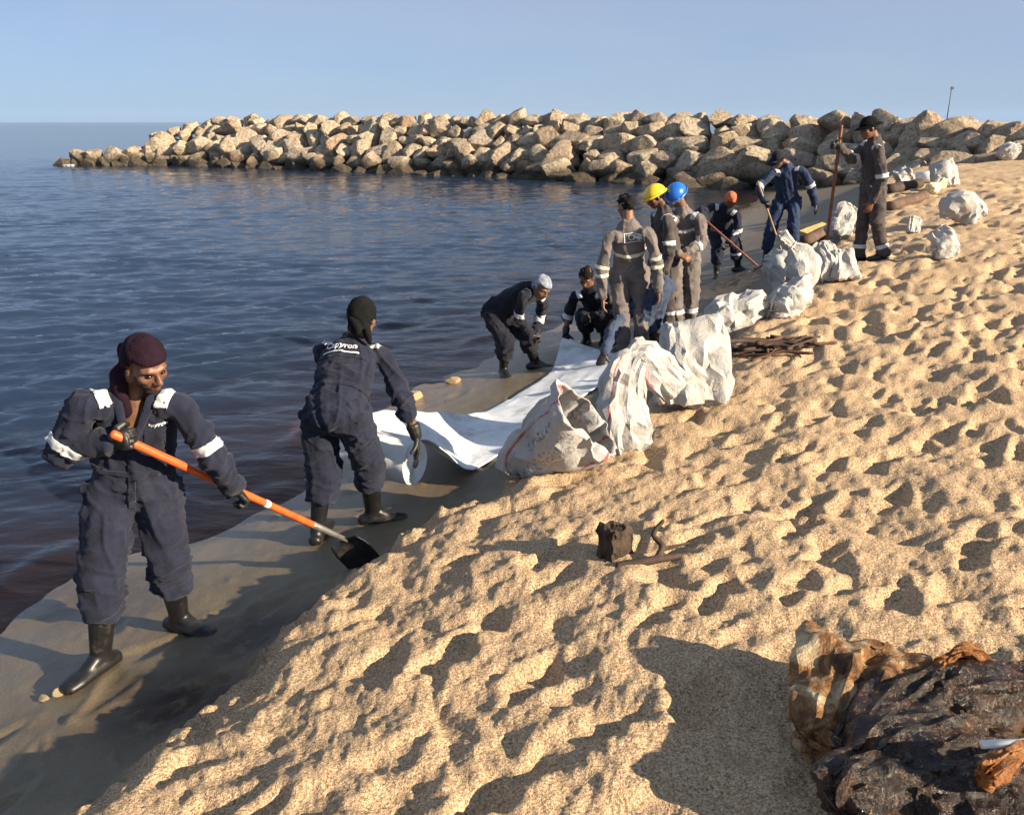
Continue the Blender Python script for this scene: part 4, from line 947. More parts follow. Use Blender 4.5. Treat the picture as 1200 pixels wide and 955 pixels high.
PATHS = {
    's1': ([(0.054, 4.9, 0.421), (0.158, 4.86, 0.566), (0.3, 4.8, 0.715), (0.449, 4.72, 0.85)], [(0.13, 0.07), (0.21, 0.11), (0.25, 0.14), (0.26, 0.13)]),
    's2': ([(0.748, 5.15, 0.58), (0.735, 5.2, 0.78), (0.722, 5.25, 0.967), (0.746, 5.28, 1.147), (0.81, 5.3, 1.232), (0.93, 5.33, 1.133), (1.067, 5.36, 0.973)], [(0.17, 0.12), (0.16, 0.12), (0.14, 0.1), (0.12, 0.08), (0.11, 0.06), (0.12, 0.05), (0.12, 0.035)]),
    's3': ([(1.313, 5.85, 0.612), (1.308, 5.9, 0.836), (1.309, 5.95, 1.065), (1.278, 6.0, 1.223)], [(0.25, 0.2), (0.26, 0.2), (0.22, 0.16), (0.19, 0.12)]),
    's4': ([(1.869, 8.05, 0.65), (2.069, 8.1, 0.774), (2.259, 8.15, 0.83), (2.482, 8.2, 0.904)], [(0.12, 0.1), (0.22, 0.17), (0.2, 0.15), (0.17, 0.02)]),
    's5': ([(2.495, 8.1, 0.909), (2.699, 8.2, 0.988), (2.929, 8.3, 1.087)], [(0.12, 0.1), (0.19, 0.15), (0.17, 0.02)]),
    's6': ([(3.144, 10.6, 0.974), (3.279, 10.4, 0.922), (3.358, 10.1, 0.768)], [(0.084, 0.072), (0.216, 0.168), (0.192, 0.156)]),
    's7': ([(2.918, 8.5, 1.006), (2.929, 8.55, 1.212), (2.875, 8.6, 1.384), (2.77, 8.6, 1.494), (2.658, 8.6, 1.587)], [(0.06, 0.05), (0.155, 0.13), (0.14, 0.11), (0.045, 0.04), (0.085, 0.05)]),
    's8': ([(3.458, 9.4, 0.965), (3.454, 9.45, 1.156), (3.388, 9.5, 1.383)], [(0.12, 0.1), (0.15, 0.12), (0.11, 0.015)]),
    's9': ([(3.662, 9.35, 1.003), (3.661, 9.4, 1.163), (3.64, 9.45, 1.324)], [(0.19, 0.13), (0.14, 0.09), (0.09, 0.012)]),
    's10': ([(5.024, 13.2, 0.979), (5.056, 13.3, 1.225), (5.22, 13.4, 1.471)], [(0.17, 0.14), (0.22, 0.16), (0.14, 0.02)]),
    's11': ([(5.037, 10.0, 1.168), (5.031, 10.0, 1.326), (4.911, 10.05, 1.486)], [(0.12, 0.1), (0.16, 0.11), (0.12, 0.015)]),
    's12': ([(6.342, 12.9, 1.392), (6.553, 12.9, 1.491), (6.815, 12.9, 1.429), (6.668, 12.8, 1.254)], [(0.1, 0.08), (0.22, 0.18), (0.19, 0.16), (0.1, 0.09)]),
    's13': ([(9.691, 19.6, 1.224), (9.633, 19.7, 1.531), (9.561, 19.8, 1.801)], [(0.264, 0.22), (0.286, 0.242), (0.209, 0.209)]),
    's14': ([(5.742, 12.4, 1.129), (5.792, 12.45, 1.352)], [(0.09, 0.07), (0.11, 0.03)]),
    's15': ([(15.87, 29.0, 1.887), (16.201, 29.0, 2.046), (16.476, 29.0, 2.204)], [(0.144, 0.12), (0.3, 0.24), (0.18, 0.144)]),
    'whiteroll': ([(9.851, 21.5, 1.408), (10.203, 21.3, 1.479)], [(0.132, 0.132), (0.132, 0.132)]),
    'whitebag2': ([(9.193, 21.0, 1.319), (9.448, 21.0, 1.516)], [(0.24, 0.18), (0.192, 0.168)]),
    'log1': ([(7.047, 16.3, 1.123), (8.09, 17.2, 1.382)], [(0.132, 0.132), (0.132, 0.132)]),
    'log2': ([(8.35, 19.5, 1.12), (9.49, 20.5, 1.351)], [(0.168, 0.168), (0.168, 0.168)]),
    'log3': ([(4.787, 14.2, 0.714), (5.872, 15.0, 0.985)], [(0.1, 0.1), (0.1, 0.1)]),
    'plank': ([(5.313, 15.6, 0.737), (5.856, 16.0, 0.859)], [(0.11, 0.11), (0.11, 0.11)]),
    'ybag': ([(8.923, 18.8, 1.211), (9.291, 19.0, 1.339)], [(0.11, 0.11), (0.11, 0.11)]),
    'pA': ([(0.939, 2.055, 0.9), (1.062, 2.221, 0.92), (1.21, 2.456, 0.95)], [(0.12, 0.05), (0.19, 0.075), (0.23, 0.09)]),
    'pB': ([(0.978, 2.002, 0.93), (1.157, 2.143, 0.95), (1.386, 2.308, 0.95)], [(0.05, 0.07), (0.075, 0.13), (0.06, 0.09)]),
    'pC': ([(0.865, 1.794, 0.93), (1.106, 1.912, 0.95), (1.358, 2.008, 0.94)], [(0.06, 0.09), (0.085, 0.16), (0.07, 0.11)]),
    'pD': ([(1.335, 2.216, 0.94), (1.483, 2.223, 0.95), (1.707, 2.244, 0.95)], [(0.05, 0.08), (0.07, 0.13), (0.07, 0.13)]),
    'pE': ([(1.059, 1.755, 0.94), (1.229, 1.788, 0.95), (1.435, 1.833, 0.95)], [(0.05, 0.09), (0.07, 0.13), (0.07, 0.13)]),
    'flap': ([(1.377, 2.339, 0.96), (1.444, 2.355, 1.02), (1.529, 2.339, 0.96)], [(0.05, 0.02), (0.05, 0.02), (0.05, 0.02)]),
    'orange': ([(1.199, 1.767, 1.06), (1.281, 1.806, 1.09), (1.337, 1.805, 1.08)], [(0.05, 0.02), (0.05, 0.02), (0.05, 0.02)]),
    'tube': ([(1.209, 1.81, 1.13), (1.46, 1.811, 1.14)], [(0.012, 0.012), (0.012, 0.012)]),
    'pole11': ([(3.813, 10.4, 2.603), (3.976, 10.9, 0.991)], [(0.018, 0.018), (0.018, 0.018)]),
    'rake9': ([(2.898, 13.18, 1.263), (3.669, 12.75, 0.608)], [(0.016, 0.016), (0.016, 0.016)]),
    'stick10': ([(3.599, 12.9, 1.82), (4.133, 12.95, 0.654)], [(0.016, 0.016), (0.016, 0.016)]),
}

# ---------------------------------------------------------------- sacks, sheet, tools, debris
def tri(x): return np.abs((x % 1.0) - .5) * 4 - 1
def crumple(V, N, seed, amp, freq=(2.5, 9), k=9, mask=None):
    """crisp creases: folded triangle waves in random directions, bent by noise"""
    r = np.random.default_rng(seed); d = np.zeros(len(V))
    w = np.stack([noise3(V * 4 + 3.1 * i, seed + i) for i in range(3)], -1) * .22
    for i in range(k):
        n = nrm(r.normal(size=3)); f = r.uniform(*freq); d += tri((V + w) @ n * f + r.uniform()) / (f / freq[0]) ** .8
    d = d * amp / math.sqrt(k) + amp * .25 * noise3(V * 14, seed + 9)
    if mask is not None: d = d * mask
    return V + N * d[:, None]

def facet(me, n, U, A):
    """creases: collapse the surface to fewer, flat facets, keep the print coordinates, and mark the sharp folds"""
    V0 = get_co(me); o = bpy.data.objects.new('tmp', me); COL.objects.link(o); md = o.modifiers.new('d', 'DECIMATE'); md.ratio = min(1, n / (2.0 * len(me.polygons)))
    dg = bpy.context.evaluated_depsgraph_get(); dg.update(); nm = bpy.data.meshes.new_from_object(o.evaluated_get(dg), depsgraph=dg); bpy.data.objects.remove(o)
    V1 = get_co(nm); idx = np.array([np.argmin(((V0 - q) ** 2).sum(1)) for q in V1]); add_attr(nm, 'around', np.array(U)[idx]); add_attr(nm, 'along', np.array(A)[idx])
    nm.polygons.foreach_set('use_smooth', np.ones(len(nm.polygons), dtype=bool)); nm.set_sharp_from_angle(angle=R(32)); bpy.data.meshes.remove(me); return nm

def sack_mat(name, white=(.49, .48, .465), ink=True, dirt=.5, red=True):
    m, nt, out = new_mat(name)
    tc = nd(nt, 'ShaderNodeTexCoord'); oi = nd(nt, 'ShaderNodeObjectInfo'); ad = nd(nt, 'ShaderNodeVectorMath', operation='ADD'); lk(nt, tc.outputs['Object'], ad.inputs[0]); lk(nt, oi.outputs['Location'], ad.inputs[1]); v = ad.outputs[0]
    u = nd(nt, 'ShaderNodeAttribute', attribute_name='around').outputs['Fac']; h = nd(nt, 'ShaderNodeAttribute', attribute_name='along').outputs['Fac']
    c = ramp(nt, noise(nt, v, 6, 5), [(.3, tuple(x * .88 for x in white)), (.7, white)]).outputs[0]
    f = ramp(nt, noise(nt, v, 9, 6, .7), [(.50, (0, 0, 0)), (.78, (dirt,) * 3)]).outputs[0]
    c = mixc(nt, f, c, (.42, .32, .21))
    def line(u0, w):
        a = nd(nt, 'ShaderNodeMath', operation='SUBTRACT', i_1=u0); lk(nt, u, a.inputs[0]); b = nd(nt, 'ShaderNodeMath', operation='ABSOLUTE'); lk(nt, a.outputs[0], b.inputs[0])
        l = nd(nt, 'ShaderNodeMath', operation='LESS_THAN', i_1=w); lk(nt, b.outputs[0], l.inputs[0]); return l.outputs[0]
    worn = ramp(nt, noise(nt, v, 30, 4, .7), [(.38, (0, 0, 0)), (.52, (.85,) * 3)]).outputs[0]
    if red:
        for u0 in (.10, .40, .62, .9):
            mm = nd(nt, 'ShaderNodeMath', operation='MULTIPLY'); lk(nt, line(u0, .006), mm.inputs[0]); lk(nt, worn, mm.inputs[1])
            c = mixc(nt, mm.outputs[0], c, (.42, .05, .06))
    if ink:
        for u0 in (.25, .75):
            mm = nd(nt, 'ShaderNodeMath', operation='MULTIPLY'); lk(nt, line(u0, .035), mm.inputs[0])
            mp = nd(nt, 'ShaderNodeCombineXYZ'); q = nd(nt, 'ShaderNodeMath', operation='MULTIPLY', i_1=26.0); lk(nt, h, q.inputs[0]); lk(nt, q.outputs[0], mp.inputs[0]); q2 = nd(nt, 'ShaderNodeMath', operation='MULTIPLY', i_1=55.0); lk(nt, u, q2.inputs[0]); lk(nt, q2.outputs[0], mp.inputs[1])
            ik = ramp(nt, noise(nt, mp.outputs[0], 1.1, 1), [(.55, (0, 0, 0)), (.58, (.5,) * 3)]).outputs[0]
            lk(nt, ik, mm.inputs[1]); c = mixc(nt, mm.outputs[0], c, (.10, .10, .14))
    p = nd(nt, 'ShaderNodeBsdfPrincipled', i_Roughness=.55); lk(nt, c, p.inputs['Base Color']); p.inputs['Specular IOR Level'].default_value = .35
    wv = bumpn(nt, noise(nt, v, 240, 2), .25, .0015, bumpn(nt, noise(nt, v, 16, 5, .6, 1.2), .6, .02))
    lk(nt, wv, p.inputs['Normal'])
    tl = nd(nt, 'ShaderNodeBsdfTranslucent'); lk(nt, c, tl.inputs[0])
    mx = nd(nt, 'ShaderNodeMixShader', i_0=.14); lk(nt, p.outputs[0], mx.inputs[1]); lk(nt, tl.outputs[0], mx.inputs[2]); lk(nt, mx.outputs[0], out.inputs[0]); return m
SACK = sack_mat('white_woven_sack'); SACK_PLAIN = sack_mat('plain_white_woven_sack', (.49, .48, .46), False, .75, False)

def path_sack(name, key, label, mat, side, seed, amp=.028, open_top=False, rest=True, group='white sacks along the berm', cat='sack', nu=72, nv=48, sq=2.6, thick=.004, tie=None, sub_name='sack_body', gather=(7, 1.6), lift=0.0, sunk=.8, fine=.3, facets=1100):
    pts, rad = PATHS[key]; P, Q = resample([np.array(p) for p in pts], rad, 12); P = np.array(P); Q = np.array(Q)
    t0 = np.linspace(0, len(P) - 1, nv); P = np.stack([np.interp(t0, np.arange(len(P)), P[:, i]) for i in range(3)], -1); Q = np.stack([np.interp(t0, np.arange(len(Q)), Q[:, i]) for i in range(2)], -1)
    V = []; U = []; A = []; u = nrm(side)
    for i in range(nv):
        T = nrm(P[min(i + 1, nv - 1)] - P[max(i - 1, 0)]); u = nrm(u - T * (u @ T)); w = np.cross(T, u)
        end = min(1, (i / 4.0)) ** .5 if i < 4 else 1
        if not open_top and i > nv - 4: end = ((nv - 1 - i) / 4.0 + .05) ** .5
        for j in range(nu):
            th = 2 * math.pi * j / nu; cc, ss = math.cos(th), math.sin(th); k = (abs(cc) ** sq + abs(ss) ** sq) ** (-1 / sq)
            V.append(P[i] + (u * cc * Q[i, 0] + w * ss * Q[i, 1]) * k * end); U.append(j / nu); A.append(i / (nv - 1))
    F = []
    for i in range(nv - 1):
        for j in range(nu): F.append((i * nu + j, i * nu + (j + 1) % nu, (i + 1) * nu + (j + 1) % nu, (i + 1) * nu + j))
    F.append(tuple(range(nu))[::-1])
    if not open_top: F.append(tuple((nv - 1) * nu + j for j in range(nu)))
    base = P[0].copy(); base[2] = gz(base[0], base[1])
    me = mesh_from(name, np.array(V), F); Ua = np.array(U); Aa = np.array(A); dlt = 2 * math.pi * Ua
    cu_, cv_ = np.cos(dlt) * 1.0, np.sin(dlt) * 1.0
    gth = (1 - np.minimum(1, np.abs(noise3(np.stack([cu_ * gather[0] * .42, cv_ * gather[0] * .42, Aa * gather[1]], -1), seed + 50)) * 4)) ** 1.4
    V0 = get_co(me); Vn = V0 + get_no(me) * (amp * 1.1 * (gth - .45) * (.35 + .65 * np.abs(Aa * 2 - 1) ** 1.2))[:, None]
    set_co(me, Vn); Vn = crumple(Vn, get_no(me), seed, amp * 1.25, (2.2, 8), 6); set_co(me, Vn); Vn = crumple(Vn, get_no(me), seed + 70, amp * fine, (8, 16), 5)
    g = ground_z(Vn[:, 0], Vn[:, 1])
    if rest:
        gap = np.percentile(Vn[:, 2] - g, 3); 
        if gap > 0: Vn[:, 2] -= gap
        if gap < -.03: Vn[:, 2] += min(.2, -gap * sunk)
    Vn[:, 2] += lift
    Vn[:, 2] = np.maximum(Vn[:, 2], g - .006 + .01 * noise3(Vn * 15, seed))
    set_co(me, Vn - base); me = facet(me, facets, U, A)
    if tie is None:
        o = link(name, me, mat); o.location = base; tag(o, label, cat, group); root = o
    else:
        root = empty(name, base, label, cat, group); o = link(sub_name, me, mat, root)
        i = int(tie * (nv - 1)); T = nrm(P[min(i + 1, nv - 1)] - P[max(i - 1, 0)]); ring = Vn[i * nu:(i + 1) * nu]; c = ring.mean(0)
        a = Acc(); pp = [c + (q - c) * 1.12 for q in ring[::4]]; a.tube(pp + [pp[0]], [.008] * (len(pp) + 1), 6); link('tie_cord', a.mesh('tie_cord', base), CONC, root)
    if open_top or thick: md = o.modifiers.new('s', 'SOLIDIFY'); md.thickness = thick; md.offset = -1
    me.name = name
    return o, Vn, base

E_ = np.array
s1, s1v, s1b = path_sack('sack', 's1', 'open white sack with red line and dark letters, mouth gaping beside the felt sheet', SACK, (.05, -.15, 1), 31, .042, True, sq=2.1)
# lettering down the side of the open sack
tree = None
def sack_text(o, txt, c, rgt, up, size):
    cu = bpy.data.curves.new('t', 'FONT'); cu.body = txt; cu.size = size; cu.align_x = 'CENTER'; cu.align_y = 'CENTER'; cu.offset = .001; cu.resolution_u = 2
    to = bpy.data.objects.new('t', cu); COL.objects.link(to); dg = bpy.context.evaluated_depsgraph_get(); dg.update()
    tm = bpy.data.meshes.new_from_object(to.evaluated_get(dg), depsgraph=dg); bpy.data.objects.remove(to)
    bm = bmesh.new(); bm.from_mesh(tm); bmesh.ops.triangulate(bm, faces=bm.faces[:]); bmesh.ops.subdivide_edges(bm, edges=[e for e in bm.edges if e.calc_length() > .02], cuts=1)
    tr = BVHTree.FromPolygons([v.co for v in o.data.vertices], [p.vertices for p in o.data.polygons])
    rgt = nrm(rgt); up = nrm(np.asarray(up) - rgt * (rgt @ np.asarray(up))); out = np.cross(rgt, up)
    for v in bm.verts:
        p = c + rgt * v.co.x + up * v.co.y + out * .4; hit = tr.ray_cast(Vector(p), Vector(-out))
        v.co = hit[0] + Vector(out) * .004 if hit[0] is not None else Vector(p - out * .4)
    me = bpy.data.meshes.new('lettering'); bm.to_mesh(me); bm.free()
    return link('lettering', me, MATS['sack_ink'], o)
simple('sack_ink', (.16, .16, .20), .8, .4, 60, dirt=((.62, .61, .60), 45, .46, .56))
ax1 = nrm(np.array(PATHS['s1'][0][3]) - np.array(PATHS['s1'][0][0])); c1 = np.array(PATHS['s1'][0][2]) - s1b + np.array((-.09, -.02, .17))
sack_text(s1, 'CEMENT', c1, ax1, (-.2, .2, 1), .07)
s2, _, s2b = path_sack('sack', 's2', 'slack white sack with red lines, its empty top flopped over onto the next sack', SACK, (1, .15, 0), 32, .034, True, rest=False, sq=2.2)
s3, _, s3b = path_sack('sack', 's3', 'biggest white sack, full and upright with a folded-over rim', SACK_PLAIN, (1, .1, 0), 33, .040, True, sq=2.8, thick=.012)
path_sack('sack', 's4', 'full white sack lying on its side just past the driftwood', SACK_PLAIN, (0, -.3, 1), 34, .036)
path_sack('sack', 's5', 'pale white sack lying under the tied sack', SACK_PLAIN, (0, -.3, 1), 35, .040)
path_sack('sack', 's6', 'bluish white sack slumped down the berm face behind the tied sack', SACK_PLAIN, (0, -.3, 1), 36, .036)
path_sack('sack', 's7', 'cream bulging sack with twisted, tied neck standing on another sack', SACK_PLAIN, (1, .1, 0), 37, .026, tie=.72, rest=False, sub_name='sack_body')
path_sack('sack', 's8', 'tall narrow sack with dark stains standing between the tied sack and the peaked one', SACK, (1, .1, 0), 38, .034)
path_sack('sack', 's9', 'small peaked sack, narrow at the top, at the feet of the pole holder', SACK_PLAIN, (1, .1, 0), 39, .030)
path_sack('sack', 's10', 'grey white sack half hidden behind the pole holder', SACK, (1, .1, 0), 40, .036)
path_sack('sack', 's11', 'creamy white sack leaning alone on open sand below the dome-shaped one', SACK_PLAIN, (1, .1, 0), 41, .030, group='loose sacks on the upper beach')
path_sack('sack', 's12', 'dome-shaped white sack with a drooping end on open sand', SACK_PLAIN, (0, -.3, 1), 42, .034, group='loose sacks on the upper beach')
path_sack('sack', 's13', 'upright open white sack with round dark mouth near the boulders', SACK_PLAIN, (1, .1, 0), 43, .036, True, group='loose sacks on the upper beach')
path_sack('sack', 's14', 'smallest white bundle on the sand behind the pole holder', SACK_PLAIN, (1, .1, 0), 44, .024, group='loose sacks on the upper beach')
path_sack('sack', 's15', 'greyish white sack lying against the boulders at the top of the beach', SACK_PLAIN, (0, -.3, 1), 45, .04, group='loose sacks on the upper beach')
path_sack('sack', 'whitebag2', 'white sack with a dark hole lying among logs by the boulders', SACK_PLAIN, (0, -.3, 1), 46, .04, True, group='loose sacks on the upper beach')
path_sack('sack', 'ybag', 'pale yellow plastic bag lying in front of the upright open sack', YPLASTIC, (0, -.3, 1), 47, .03, group='loose sacks on the upper beach', cat='bag')

def rod(name, key, label, cat, parts):
    """parts: (part name, material, t0, t1, radius0, radius1)"""
    p0, p1 = [np.array(p) for p in (PATHS[key][0][0], PATHS[key][0][-1])]; base = p1.copy()
    root = empty(name, base, label, cat)
    for pn, mt, t0, t1, r0, r1 in parts:
        a = Acc(); a.tube([lerp(p0, p1, t0), lerp(p0, p1, (t0 + t1) / 2), lerp(p0, p1, t1)], [r0, (r0 + r1) / 2, r1], 12); link(pn, a.mesh(pn, base), mt, root)
    return root, p0, p1, base

def blade(root, base, at, d, nrmv, w, L, mt, name='blade', curve=.03):
    d = nrm(d); nrmv = nrm(np.asarray(nrmv, float) - d * (d @ np.asarray(nrmv, float))); s = np.cross(d, nrmv); V = []; F = []; n, m = 12, 12
    for i in range(n + 1):
        t = i / n
        for j in range(m + 1):
            x = j / m * 2 - 1; ww = w * (.80 + .2 * min(1, t * 4)) * (1 if t < .55 else math.sqrt(max(0.02, 1 - ((t - .55) / .47) ** 2 * .55)))
            V.append(at + d * (L * t - (0 if t < .99 else .02 * abs(x))) + s * ww / 2 * x + nrmv * (curve * x * x - .02 * math.sin(t * 2.6)))
    for i in range(n):
        for j in range(m): a = i * (m + 1) + j; F.append((a, a + 1, a + m + 2, a + m + 1))
    o = link(name, mesh_from(name, np.array(V) - base, F), mt, root); md = o.modifiers.new('s', 'SOLIDIFY'); md.thickness = .004
    return o

# the orange-handled shovel
PATHS['shovel'] = ([(-1.63 - .08 * shaft_d[0], 3.40 - .08 * shaft_d[1], 1.36 - .08 * shaft_d[2]), (-.92, 4.26, .45)], [])
rt, p0, p1, bs_ = rod('shovel', 'shovel', 'long shovel with orange handle and black blade, held by the headscarfed person', 'shovel',
    [('handle', ORANGE, 0, .83, .019, .0185), ('socket', STEEL, .82, 1.0, .0205, .014)])
a = Acc(); a.tube([lerp(p0, p1, .585), lerp(p0, p1, .60)], [.0205, .0205], 12); link('worn_band', a.mesh('worn_band', bs_), CONC, rt)
bd = nrm(np.array((-.80, 4.22, .27)) - p1)
blade(rt, bs_, p1 - shaft_d * .02, nrm(bd * .8 + shaft_d * .35), (-.45, -.7, .45), .215, .27, BLADE)
# upright pole, rake, stick
rod('wooden_pole', 'pole11', 'reddish brown wooden pole held upright by the hatted person', 'pole', [('pole', WOODROD, 0, 1, .020, .018)])
rt, p0, p1, bs_ = rod('rake', 'rake9', 'long-handled rake reaching over the wet sand from the stooping headscarfed person', 'rake', [('handle', WOODROD, 0, 1, .017, .016)])
a = Acc(); cr = nrm(np.cross(p1 - p0, UP)); a.tube([p1 - cr * .17, p1 + cr * .17], [.014, .014], 8)
for k in range(9): q = p1 + cr * (-.16 + .04 * k); a.tube([q, q - UP * .07 + nrm(p1 - p0) * -.02], [.007, .005], 6)
link('rake_head', a.mesh('rake_head', bs_), BLADE, rt)
rod('wooden_stick', 'stick10', 'pale wooden stick in the hand of the capped person', 'stick', [('stick', DRIFT_LT, 0, 1, .015, .013)])

# ---- roll of white felt and its unrolled sheet
rR, rL, rr0 = np.array((-.63, 5.14, .55)), np.array((-1.13, 5.38, .575)), .148
root = empty('felt_roll', (rR + rL) / 2, 'thick roll of white absorbent felt held above the wet sand by the bending person', 'roll')
base = (rR + rL) / 2; axr = nrm(rR - rL); e1 = UP; e2 = np.cross(axr, e1)
V = []; F = []; n, m = 64, 24
for i in range(m + 1):
    c = lerp(rL, rR, i / m)
    for j in range(n):
        th = 2 * math.pi * j / n; r_ = rr0 * (1 + .010 * math.sin(i * 1.9) * math.cos(th * 3) + .006 * math.sin(i * 5.1 + th * 2))
        V.append(c + e1 * math.cos(th) * r_ + e2 * math.sin(th) * r_)
for i in range(m):
    for j in range(n): F.append((i * n + j, i * n + (j + 1) % n, (i + 1) * n + (j + 1) % n, (i + 1) * n + j))
link('roll_body', mesh_from('roll_body', np.array(V) - base, F), ROLL, root)
for c, sg in ((rR, 1), (rL, -1)):                                   # spiral ends
    V = []; F = []; N_ = 220
    for i in range(N_ + 1):
        th = i / N_ * 2 * math.pi * 7; r_ = .035 + (rr0 - .036) * i / N_
        for dr, dz in ((-.006, -.004), (0, .006), (.006, -.004)): V.append(c + axr * sg * dz + (e1 * math.cos(th) + e2 * math.sin(th)) * (r_ + dr))
    for i in range(N_):
        for k in range(2): a_ = i * 3 + k; F.append((a_, a_ + 1, a_ + 4, a_ + 3))
    link('wound_layers', mesh_from('wound_layers', np.array(V) - base, F), ROLL, root)
    a = Acc(); a.tube([c - axr * sg * .02, c - axr * sg * .004], [rr0 * .985, rr0 * .985], 40, round_ends=False); link('end_face', a.mesh('end_face', base, False), ROLL, root)
    a = Acc(); a.tube([c - axr * sg * .03, c + axr * sg * .008], [.034, .034], 18, round_ends=False); link('core_tube', a.mesh('core_tube', base), CARD, root)
# sheet edges: near edge and far edge, from the roll to the far end
NEAR = [(-.62, 5.14, .698), (-.56, 5.27, .672), (-.44, 5.45, .50), (-.33, 5.72, .255), (-.20, 5.95, None), (.14, 6.5, None), (.55, 7.15, None), (.98, 7.85, None), (1.06, 8.25, None), (1.10, 8.7, None)]
FAR = [(-1.12, 5.38, .722), (-1.05, 5.6, .705), (-.93, 6.05, .60), (-.70, 6.55, .42), (-.45, 6.95, .27), (-.25, 7.25, None), (.05, 7.7, None), (.36, 8.3, None), (.46, 8.8, .22), (.56, 9.3, .36)]
def edge(E):
    P = [np.array((x, y, z if z is not None else gz(x, y) + .022)) for x, y, z in E]
    return np.array(resample(P, [(0, 0)] * len(P), 9)[0])
ne, fe = edge(NEAR), edge(FAR); nv = len(ne); nu = 40; V = []; F = []
for i in range(nv):
    for j in range(nu + 1):
        t = j / nu; p = ne[i] * (1 - t) + fe[i] * t; sag = .05 * math.sin(math.pi * t) * smooth(0, 12, np.array(float(i))) * (1 - smooth(28, 50, np.array(float(i))))
        p = p - UP * sag; V.append(p)
V = np.array(V); V[:, 2] += .022 * noise3(V * 3.2, 5) + .012 * noise3(V * 8, 6) + .006 * np.maximum(0, 1 - np.abs(noise3(V * 5, 12)) * 9) + .01 * tri(V @ np.array([.9, .45, 0]) * 1.3 + noise3(V * 2, 8))
V[:, 2] = np.maximum(V[:, 2], ground_z(V[:, 0], V[:, 1]) + .010)
for i in range(nv - 1):
    for j in range(nu): a_ = i * (nu + 1) + j; F.append((a_, a_ + 1, a_ + nu + 2, a_ + nu + 1))
sb = V.mean(0); sb[2] = gz(sb[0], sb[1])
o = link('felt_sheet', mesh_from('felt_sheet', V - sb, F), WHITE_FELT, None, sb); md = o.modifiers.new('s', 'SOLIDIFY'); md.thickness = .008; md.offset = 1
tag(o, 'wide white felt sheet unrolled over the wet sand, damp grey in its middle', 'sheet')

# ---- driftwood, block, logs, planks
dr = random.Random(9)
def stick_mesh(L, r, seed, bend=.12):
    q = random.Random(seed); n = 6; pts = [(L * (i / (n - 1) - .5), q.uniform(-1, 1) * L * bend * .5, q.uniform(-.4, .4) * L * bend * .4 + r) for i in range(n)]
    a = Acc(); a.tube(pts, [r * q.uniform(.7, 1.15) * (1 - .35 * i / n) for i in range(n)], 8, sub=2, round_ends=False); return a.mesh('stick', sm=True)
SM = [stick_mesh(.5 * (1 + .25 * (i - 2)), .017 + .004 * (i % 3), i) for i in range(6)]
cx, cy = 2.18, 6.95
heap = empty('driftwood_heap', (cx, cy, gz(cx, cy)), 'dark reddish heap of driftwood sticks and bark on the sand by the big sack', 'driftwood')
for k in range(46):
    x, y = dr.gauss(0, .20), dr.gauss(0, .11)
    if abs(x) > .48 or abs(y) > .26: continue
    o = link('stick', dr.choice(SM), None, heap); o.location = (x, y, gz(cx + x, cy + y) - gz(cx, cy) + max(0, .075 - .10 * math.hypot(x, y * 2)) * dr.uniform(0, 1))
    o.rotation_euler = (dr.uniform(-.15, .15), dr.uniform(-.15, .15), dr.gauss(.15, .5)); o.scale = (dr.uniform(.5, 1.0),) * 3
REDBARK = simple('red_brown_bark', (.10, .045, .028), .85, .5, 14, .8, .006, 40)
for i, me_ in enumerate(SM): me_.materials.clear(); me_.materials.append(DRIFT if i % 2 else REDBARK)
# wooden block with forked twig beside it
def rough_box(name, half, seed, amp=.006, cuts=6):
    bm = bmesh.new(); bmesh.ops.create_cube(bm, size=2); bmesh.ops.subdivide_edges(bm, edges=bm.edges[:], cuts=cuts, use_grid_fill=True)
    for v in bm.verts: v.co = Vector((v.co.x * half[0], v.co.y * half[1], v.co.z * half[2]))
    me = bpy.data.meshes.new(name); bm.to_mesh(me); bm.free(); V = get_co(me)
    V += np.stack([noise3(V * 30 + i * 7, seed + i) for i in range(3)], -1) * amp * 2 + np.stack([noise3(V * 90 + i * 7, seed + 5 + i) for i in range(3)], -1) * amp
    set_co(me, V); return me
bx_, by_ = .475, 3.52
o = link('wooden_block', rough_box('wooden_block', (.062, .05, .095), 3, .02), simple('dark_weathered_block', (.040, .024, .015), .85, .6, 18, 1.0, .012, 40)); o.location = (bx_, by_, gz(bx_, by_) + .045); o.rotation_euler = (R(-8), R(10), R(35))
tag(o, 'short dark weathered wooden block standing upright in the sand', 'block')
a = Acc(); tb = np.array((.62, 3.42, gz(.62, 3.42)))
a.tube([tb + (-.15, -.03, .012), tb + (-.04, -.02, .024), tb + (.08, .01, .03), tb + (.18, .05, .026)], [.016, .022, .019, .009], 8, sub=3)
a.tube([tb + (.03, 0, .03), tb + (.06, .04, .075), tb + (.02, .07, .115), tb + (.07, .10, .17)], [.017, .016, .014, .010], 8, sub=3)
a.tube([tb + (.05, .03, .06), tb + (.11, .05, .062), tb + (.19, .08, .068)], [.012, .010, .006], 8, sub=3)
o = link('forked_twig', a.remesh('forked_twig', .006, tb, 1), DRIFT, None, tb); tag(o, 'black forked twig lying beside the wooden block', 'twig')
